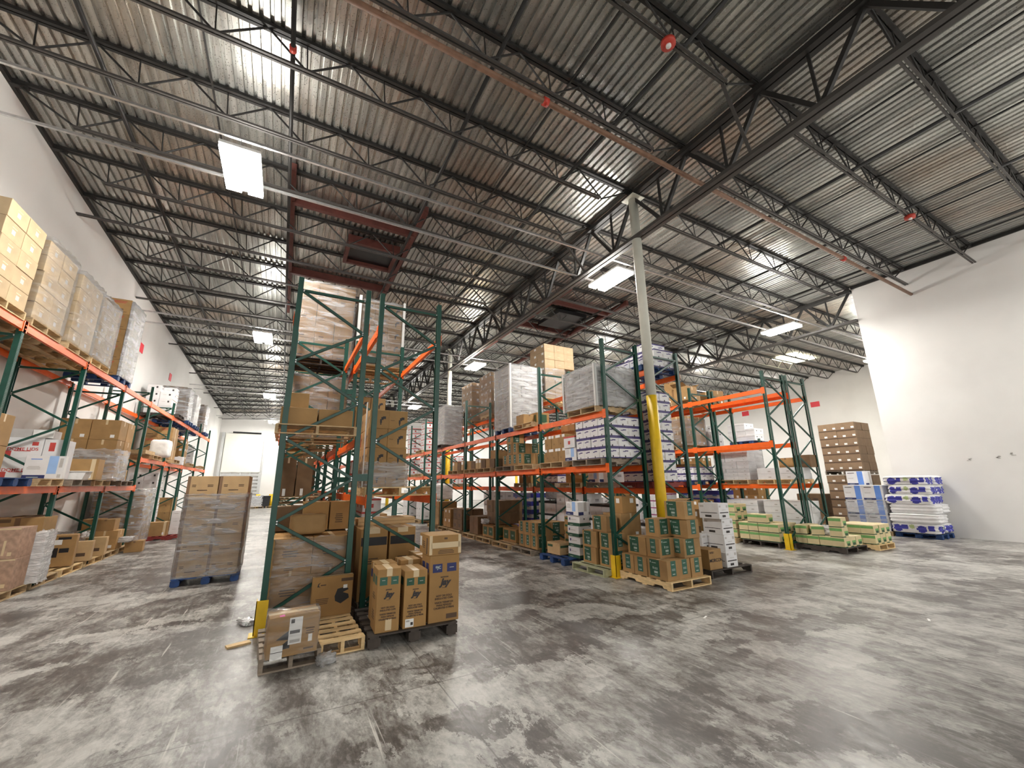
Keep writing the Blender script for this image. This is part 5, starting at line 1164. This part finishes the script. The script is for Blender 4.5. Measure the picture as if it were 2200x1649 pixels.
# farther bays and the farthest row
for bi, y in ((2, YRr[2]), (3, YRr[3]), (4, YRr[4])):
    for x0, z, kk, nz, ds in ((11.95, .14, 'whitecase', 3, 'white carton'), (11.95, 2.97, 'labelled', 2, 'brown carton with label'), (13.15, .14, 'labelled', 4, 'brown carton with label'), (13.15, 1.80, 'redwhite', 2, 'red and white carton')):
        zn = {.14: 'floor', 2.97: 'middle beam', 1.80: 'low beam'}[z]; rn = 'near' if x0 < 12.5 else 'far'
        pallet('wood', x0 + .45, y + .8, z - .14, f'on {zn} of the right {rn} row, {ORD[bi]} bay', 90)
        stack(kk, x0, y + .3, z, 2, 2, nz, ds, f'{zn} of right {rn} row, {ORD[bi]} bay', f'{ds} group, {zn}, right {rn} row, {ORD[bi]} bay')
for bi, y in enumerate(YX[:3]):
    pallet('wood', 18.1, y + 1.2, 1.70, f'on low beam of the farthest right row, {ORD[bi]} bay', 90)
    stack('whitecase' if bi != 1 else 'labelled', 17.65, y + .4, 1.84, 2, 3, 3, 'carton', f'low beam of farthest right row, {ORD[bi]} bay', f'cartons of the farthest right row, {ORD[bi]} bay')
    pallet('wood', 18.1, y + 1.2, 0, f'on floor of the farthest right row, {ORD[bi]} bay', 90)
    stack('labelled' if bi != 1 else 'tissue', 17.65, y + .4, .14, 2, 3, 4, 'carton', f'floor of farthest right row, {ORD[bi]} bay', f'floor cartons of the farthest right row, {ORD[bi]} bay')

pallet('wood_blue', 18.1, 10.95, 3.30, 'under white lidded file boxes, farthest right row', 90)
stack('filebox', 17.62, 10.36, 3.44, 2, 3, 3, 'white lidded file box', 'top of farthest right row', 'white file boxes of the farthest row', skip=lambda i, j, k: k == 2 and j == 0)
pallet('wood', 18.1, 13.6, 3.30, 'second file box one, farthest right row', 90)
stack('filebox', 17.62, 13.0, 3.44, 2, 3, 2, 'white lidded file box', 'top of farthest right row, second bay', 'white file boxes of the farthest row, second bay')

# ---------------------------------------------------------------- loads by the partition wall
pallet('wood', 19.02, 7.72, 0, 'under the tall brown carton tower by the partition', 90, 1.25, 1.2)
stack('wallcase', 18.42, 7.10, .14, 2, 2, 6, 'brown carton with white tags', 'lower half of wall tower', 'brown cartons with white tags, lower half')
pallet('wood_grey', 19.02, 7.72, 1.94, 'thin one between the two halves of the brown tower', 90, 1.22, 1.18)
stack('wallcase', 18.42, 7.10, 2.08, 2, 2, 6, 'brown carton with white tags', 'upper half of wall tower', 'brown cartons with white tags, upper half')
pallet('wood', 19.0, 9.1, 0, 'behind the brown carton tower', 90, 1.2, 1.2)
stack('plain_dark', 18.45, 8.6, .14, 2, 2, 3, 'dark carton', 'low pile behind the brown tower', 'dark cartons behind the brown tower')
pallet('wood', 17.76, 6.78, 0, 'under the white and blue cartons by the wall', 90, 1.12, 1.05)
stack('bluewhite', 17.22, 6.24, .14, 2, 2, 3, 'white carton with blue stripe', 'beside the towel bags', 'white and blue cartons')
put('bluewhite', 17.95, 7.10, 1.572, 'white carton with blue stripe alone on the fourth layer, wall side')
wrap(17.19, 6.21, .30, 18.21, 7.35, 1.05, 'slack clear film round the white and blue cartons', 'film', 61, .03, False)
pallet('wood_blue', 17.72, 5.62, 0, 'under the towel bags by the partition wall', 0, .98, 1.08)
def bag(x, y, z, w, d, h, label, seed, marked=True):
    nx, ny, nz = 20, 18, 8; r = random.Random(seed); me = bpy.data.meshes.new('towel_bag')
    bm = bmesh.new(); bmesh.ops.create_cube(bm, size=2)
    bmesh.ops.subdivide_edges(bm, edges=bm.edges, cuts=29, use_grid_fill=True)
    marks = []; gm = []
    if marked:
        o = r.uniform(-.15, .15)
        marks = [(-.70 + o, .10, .22, True), (-.34 + o, -.15, .25, False), (.34 + o, .15, .20, True), (.66 + o, -.10, .26, False)]
        gm = [(.03 + o, .3, .11)]
    for f in bm.faces:
        c = f.calc_center_median(); side = max(abs(c.x), abs(c.y)) > .95; f.material_index = 0; f.smooth = True
        if side and abs(c.z) < .9:
            u = c.y if abs(c.x) > .95 else c.x
            for mu, mv, rad, sq in marks:
                du, dv = (u - mu) * (1 if abs(c.x) > .95 else .46), (c.z - mv) * .27
                if (max(abs(du), abs(dv)) < rad * .6) if sq else (du * du + dv * dv < rad * rad * .6): f.material_index = 1
            for mu, mv, rad in gm:
                if (u - mu) ** 2 + ((c.z - mv) * .27) ** 2 < rad * rad: f.material_index = 2
    ph = [r.uniform(0, 6) for _ in range(4)]
    for q in bm.verts:
        c = q.co; e = 7; s = (abs(c.x) ** e + abs(c.y) ** e + abs(c.z) ** e) ** (-1 / e); p = c * s
        j = 1 + .018 * math.sin(7 * c.x + ph[0]) + .022 * math.sin(9 * c.y + ph[1]) + .02 * math.sin(9 * c.z + ph[2]) + r.uniform(-.008, .008)
        q.co = Vector((p.x * w / 2 * j, p.y * d / 2 * j, (p.z + 1) * h / 2))
    bm.to_mesh(me); bm.free()
    for k in ('bag_white', 'bag_blue', 'bag_green'): me.materials.append(MT[k])
    return tag(link('towel_bag', me, None, (x, y, z), 0), label, 'bag', 'towel bags')
rr = random.Random(5)
for k in range(6):
    nm = ('bottom', 'second', 'third', 'fourth', 'fifth', 'top')[k]
    for s, sn in ((-1, 'aisle'), (1, 'wall')):
        bag(17.70 + s * .255 + rr.uniform(-.03, .03), 5.62 + rr.uniform(-.05, .05), .14 + k * .285, .51, 1.12 + rr.uniform(-.06, .06), .30, f'white towel bag with blue printing, {nm} layer, {sn} side, by the partition wall', 70 + k * 2 + s, k not in (1, 2))

# ---------------------------------------------------------------- wall rack (left)
def lstack(i, y, ny, nz, nm, pk):
    pallet(pk, -4.47, y + .53, 4.44, f'high on the wall rack under {nm}', 90, 1.04, 1.06)
    stack('lightcase', -4.93, y, 4.58, 2, ny, nz, 'pale carton with small grey print', nm, f'pale cartons, {nm}')
for i, (y, nm, pk) in enumerate(((8.14, 'the nearest high load, wall rack', 'wood'), (9.38, 'the second high load, wall rack', 'wood'), (10.72, 'the third high load, wall rack', 'wood'), (11.86, 'the fourth high load, wall rack', 'wood_new'))):
    lstack(i, y, 2, 5, nm, pk)
wrap(-4.97, 9.35, 4.57, -3.91, 10.44, 6.06, 'shiny film round the second high load of the wall rack', 'film_thin', 81, .012)
wrap(-4.97, 10.69, 4.57, -3.91, 11.80, 6.06, 'shiny film round the third high load of the wall rack', 'film_thin', 82, .012)
wrap(-4.97, 11.83, 4.57, -3.91, 12.93, 6.06, 'shiny film round the fourth high load of the wall rack', 'film', 83, .012)
pallet('wood_blue', -4.45, 14.1, 4.44, 'high on the wall rack under the tall text printed cartons', 90, 1.02, 1.0)
stack('textcase', -4.94, 13.62, 4.58, 2, 1, 5, 'brown carton with red and black text lines', 'tall wall rack load', 'text printed cartons')
wrap(-4.0, 13.6, 4.57, -3.93, 14.62, 6.6, 'silvery film down the aisle side of the text printed cartons', 'film_heavy', 84, .012)
# lower beam, first section (1.84)
pallet('wood_blue', -4.40, 9.95, 1.84, 'on the lower beam of the wall rack, nearest', 90, 1.02, 1.1)
pallet('wood', -4.40, 11.15, 1.84, 'on the lower beam under the dome lid cartons', 90, 1.02, 1.1)
put('plain_big', -4.32, 9.66, 1.98, 'brown carton at left picture edge on the wall rack lower beam', 2); put('plain_big', -4.32, 9.66, 2.482, 'upper brown carton at left picture edge on the wall rack', 0)
for k in range(2): put('dome', -4.66, 12.22, 1.98 + k * .412, f'white carton with red lettering, {("lower", "upper")[k]} one on the wall rack', 3)
put('dome_red', -4.22, 12.24, 1.98, 'narrow white carton with red prints on the wall rack', 0)
kind('tray', .62, .5, .17, 'grey_card'); put('tray', -4.62, 12.2, 2.806, 'grey tray carton lying on the white lettered cartons', 0)
b = MB(); b.box((-.15, -.006, 0), (.15, .006, .16), 'paper'); tag(link('paper_sheet', b.mesh('paper_sheet'), None, (-4.40, 11.93, 2.806)), 'white paper sheet standing on the lettered cartons, wall rack', 'paper')
put('nitrile_big', -4.13, 11.68, 1.98, 'white and blue printed carton at front of the wall rack lower beam', 6)
pallet('wood_grey', -4.40, 12.55, 1.84, 'on the lower beam under the plain brown cartons', 90, 1.02, 1.1); pallet('wood', -4.40, 13.75, 1.84, 'on the lower beam under the tall brown stack', 90, 1.02, 1.1)
kind('long_kraft', .60, .45, .46, 'kraft', ((TP, [('front', .80, 0, .92, 1, 'tape'), ('top', .8, 0, .92, 1, 'tape')]), (SL, [('front', .78, .08, .86, .26, 'paper')])))
put('long_kraft', -4.06, 13.1, 1.98, 'brown carton with vertical tape beside the white tub, wall rack', 3)
b = MB(); b.prism([(-.20, 0), (.20, 0), (.25, .18), (-.25, .18)], -.16, .16, 'plastic_white'); b.box((-.26, -.18, .17), (.26, .18, .185), 'plastic_white')
tag(link('plastic_tub', b.mesh('plastic_tub'), None, (-4.07, 12.72, 1.98)), 'small white plastic tub on the wall rack lower beam', 'tub')
stack('plain_big', -4.92, 14.0, 1.98, 1, 2, 3, 'plain brown carton', 'wall side of the lower beam, wall rack', 'plain brown cartons, wall side'); stack('plain_big', -4.36, 14.0, 1.98, 1, 2, 3, 'plain brown carton', 'aisle side of the lower beam, wall rack', 'plain brown cartons, aisle side')
wrap(-4.96, 13.96, 1.97, -3.76, 15.0, 2.75, 'slack shiny film hanging round the tall plain brown stack', 'film_heavy', 85, .035, False)
pallet('wood_grey', -4.40, 15.6, 1.84, 'on the lower beam, end of first wall rack section', 90, 1.02, 1.1)
put('plain', -4.1, 15.4, 1.98, 'small brown carton at the end of the lower beam, wall rack'); put('plain_dark', -4.3, 15.9, 1.98, 'dark carton behind the small brown one, wall rack lower beam')
# floor, first section
for y, pk, nm in ((10.72, 'wood', 'nearest the camera'), (11.90, 'wood', 'under the wide taped cartons'), (13.12, 'wood_new', 'under the black panel cartons'), (14.35, 'wood_new', 'under the narrow pale cartons'), (15.5, 'wood', 'under the film draped carton'), (16.62, 'wood', 'under the last cartons of the first section')):
    pallet(pk, -4.44, y, 0, f'on floor under the wall rack, {nm}', 90, 1.06, 1.16)
put('pinkcase', -4.12, 10.87, .14, 'pinkish printed carton at left picture edge on floor, lower', 2); put('pinkcase', -4.13, 10.88, .642, 'pinkish printed carton at left picture edge, upper', 0)
kind('wide_kraft', .98, .55, .56, 'kraft', ((TP, [('front', .60, 0, .68, 1, 'tape_brown'), ('top', .60, 0, .68, 1, 'tape_brown')]), (P, [('front', .05, .86, .55, .97, 'kraft_dark')])))
put('wide_kraft', -4.44, 11.80, .14, 'wide brown carton under the wall rack, lowest'); put('wide_kraft', -4.44, 11.82, .702, 'wide brown carton under the wall rack, upper')
put('grey_case', -3.93, 11.36, .14, 'film covered grey carton beside the pinkish cartons, lower'); put('grey_case', -3.93, 11.36, .572, 'film covered grey carton beside the pinkish cartons, upper')
wrap(-4.13, 11.17, .13, -3.73, 11.55, 1.03, 'milky film hanging round the grey cartons under the wall rack', 'film_white', 86, .02, False)
put('panelcase', -4.15, 13.05, .16, 'brown carton with black panel and white slip under the wall rack', 4); put('panelcase', -4.22, 13.27, .16, 'carton standing behind the black panel one', 2)
put('panelsmall', -4.0, 13.85, .14, 'narrow pale carton with brown print behind the black panel carton', 6); put('panelsmall', -4.0, 14.75, .14, 'narrow pale carton right of the rack post, floor', 3)
put('long_kraft', -4.6, 14.9, .14, 'brown carton inside the film drape, wall rack floor'); put('plain', -4.15, 15.3, .14, 'low brown carton in front of film drape, wall rack floor', 5)
put('plain_big', -4.15, 16.05, .14, 'open brown carton on floor under the wall rack, lower'); put('plain', -4.2, 16.05, .642, 'taped brown carton stacked under the wall rack'); put('plain_big', -4.6, 16.4, .14, 'brown carton at the end of first section, lower'); put('plain', -4.6, 16.5, .642, 'brown carton at the end of first section, upper')
wrap(-4.9, 14.62, .13, -4.28, 15.15, .72, 'loose clear film draped on the brown carton under the wall rack', 'film_heavy', 87, .05)
put('plain_dark', -4.8, 13.4, .14, 'dark carton against the wall under the wall rack, lower'); put('plain_dark', -4.8, 13.4, .502, 'dark carton against the wall under the wall rack, upper'); put('plain_dark', -4.8, 13.4, .864, 'dark carton against the wall under the wall rack, top')
put('plain', -3.58, 16.32, 0, 'brown carton on the aisle floor beside the wall rack', 6)
lump('film_wad', 'white film wad on the carton on the aisle floor', 'plastic scrap', -3.75, 16.05, .30, .3, .3, .14, 'film_white', 22, 0, .5, .2)
pallet('wood_red', -3.35, 19.5, 0, 'red brown one sticking out of the wall rack', 90, 1.02, 1.1)
put('long_kraft', -3.72, 19.35, .14, 'low brown tray carton on the red brown pallet', 4)
for k in range(3): put('whitelogo', -3.22, 19.75, .14 + k * .272, f'white carton with black logo, {ORD[k]} up on the red brown pallet', 0)
# second section (floor, 2.70, 4.44)
pallet('wood', -4.45, 17.7, 0, 'on floor under the film wrapped brown load, wall rack', 90); stack('plain_big', -4.92, 17.2, .14, 2, 2, 3, 'brown carton under film', 'wall rack floor, second section', 'film covered brown cartons, wall rack floor')
wrap(-4.96, 17.15, .13, -3.74, 18.4, 1.75, 'large clear film wrap over brown cartons on wall rack floor', 'film_heavy', 88, .03)
pallet('wood', -4.45, 20.6, 0, 'on floor under the tall white cartons, wall rack', 90); stack('whitelogo', -4.92, 20.05, .14, 2, 2, 8, 'white carton with black logo', 'wall rack floor, second section', 'white logo cartons on the wall rack floor')
pallet('wood', -4.45, 23.6, 0, 'on floor of wall rack, seventh bay', 90); stack('plain', -4.9, 23.1, .14, 2, 2, 4, 'brown carton', 'floor of wall rack, seventh bay', 'brown cartons in the seventh bay')
pallet('wood', -4.45, 18.2, 2.70, 'on upper section lower beam, wall rack fifth bay', 90)
b = MB()
for i in range(6): b.box((-.5, -.55, i * .02), (.5, .55, i * .02 + .017), 'wood')
tag(link('board_stack', b.mesh('board_stack'), None, (-4.42, 17.6, 2.84)), 'flat stack of thin brown boards on the wall rack', 'boards')
lump('bagged_bundle', 'white plastic bagged bundle hanging over the beam of the wall rack', 'bundle', -4.0, 19.2, 2.84, .55, .6, .62, 'plastic_white', 24, 0, .35, .03)
pallet('wood', -4.40, 20.9, 2.70, 'on lower beam under printed brown cartons, wall rack', 90); stack('textcase', -4.9, 20.4, 2.84, 2, 1, 3, 'brown printed carton', 'lower beam of wall rack, sixth bay', 'brown printed cartons in the sixth bay')
put('whitecase', -4.0, 22.2, 2.70, 'white carton at the sixth bay edge of the wall rack'); 
pallet('wood', -4.40, 24.0, 2.70, 'on lower beam of wall rack, seventh bay', 90); stack('labelled', -4.9, 23.5, 2.84, 2, 2, 3, 'brown labelled carton', 'lower beam of wall rack, seventh bay', 'labelled cartons, seventh bay')
pallet('wood', -4.40, 27.0, 2.70, 'on lower beam of wall rack, eighth bay', 90); stack('whitecase', -4.9, 26.5, 2.84, 2, 2, 3, 'white carton', 'lower beam of wall rack, eighth bay', 'white cartons, eighth bay')
pallet('wood_dark', -4.45, 20.6, 4.44, 'high under the white logo cartons, wall rack', 90); stack('whitelogo', -4.94, 20.1, 4.58, 2, 2, 4, 'white carton with black logo', 'high on wall rack', 'white logo cartons on the top beam', skip=lambda i, j, k: k == 3 and j == 0 and i == 1)
for y, bn, kk in ((22.0, 'sixth bay end', 'plain_dark'), (23.6, 'seventh bay', 'whitelogo'), (26.5, 'eighth bay', 'plain_dark')):
    pallet('wood_blue', -4.45, y + .55, 4.44, f'high on the wall rack, {bn}', 90); stack(kk, -4.92, y, 4.58, 2, 2, 4, 'film wrapped carton', f'top of wall rack, {bn}', f'wrapped top cartons, {bn}')
    wrap(-4.97, y - .03, 4.57, -3.94, y + 1.05, 6.0, f'bright film round the top load of the wall rack, {bn}', 'film_white' if kk == 'whitelogo' else 'film_heavy', 90 + int(y), .03)

# ---------------------------------------------------------------- free standing loads
pallet('wood_blue', -1.12, 10.76, 0, 'alone in the left aisle under the wrapped cartons', 2, 1.06, 1.2)
stack('seasons', -1.625, 10.19, .14, 2, 2, 5, 'wrapped brown carton with print', 'lone aisle pallet', 'cartons of the lone aisle pallet')
wrap(-1.65, 10.16, .12, -.585, 11.36, 1.66, 'glossy stretch wrap round the lone aisle load, top left bare', 'film_reflect', 99, .014, False)
pallet('wood', -1.75, 41.0, 0, 'at the far dock door with a wrapped low load', 0, 1.1, 1.0)
stack('whitelogo', -2.2, 40.6, .14, 2, 2, 3, 'white wrapped carton', 'far dock door load', 'cartons of the far dock load')
wrap(-2.25, 40.55, .13, -1.3, 41.55, 1.0, 'film round the low load at the far dock door', 'film_heavy', 100, .02)
pallet('wood', -.6, 41.2, 0, 'empty, far end right of the dock door', 10)

# ---------------------------------------------------------------- cartons that hardly show (deep in the racks): one object of each kind
def merge_rest():
    for name, items in REST.items():
        v = []; f = []; mi = []; mats = []
        for key, Mw in items:
            body, ch = carton_meshes(key)
            for me, Mx in [(body, Matrix())] + [(c[1], c[2]) for c in ch if c[0] != 'printed_text']:
                T = Mw @ Mx; b0 = len(v); v += [tuple(T @ q.co) for q in me.vertices]
                idx = []
                for m in me.materials:
                    if m not in mats: mats.append(m)
                    idx.append(mats.index(m))
                for p in me.polygons: f.append(tuple(b0 + k for k in p.vertices)); mi.append(idx[p.material_index])
        me = bpy.data.meshes.new(name); me.from_pydata(v, [], f)
        for m in mats: me.materials.append(m)
        me.polygons.foreach_set('material_index', mi); me.update()
        nm = name.replace('_', ' ')
        tag(link(name, me), f'barely visible {nm} stock deep inside the racks and behind front loads', 'carton', None, 'stuff')
merge_rest()
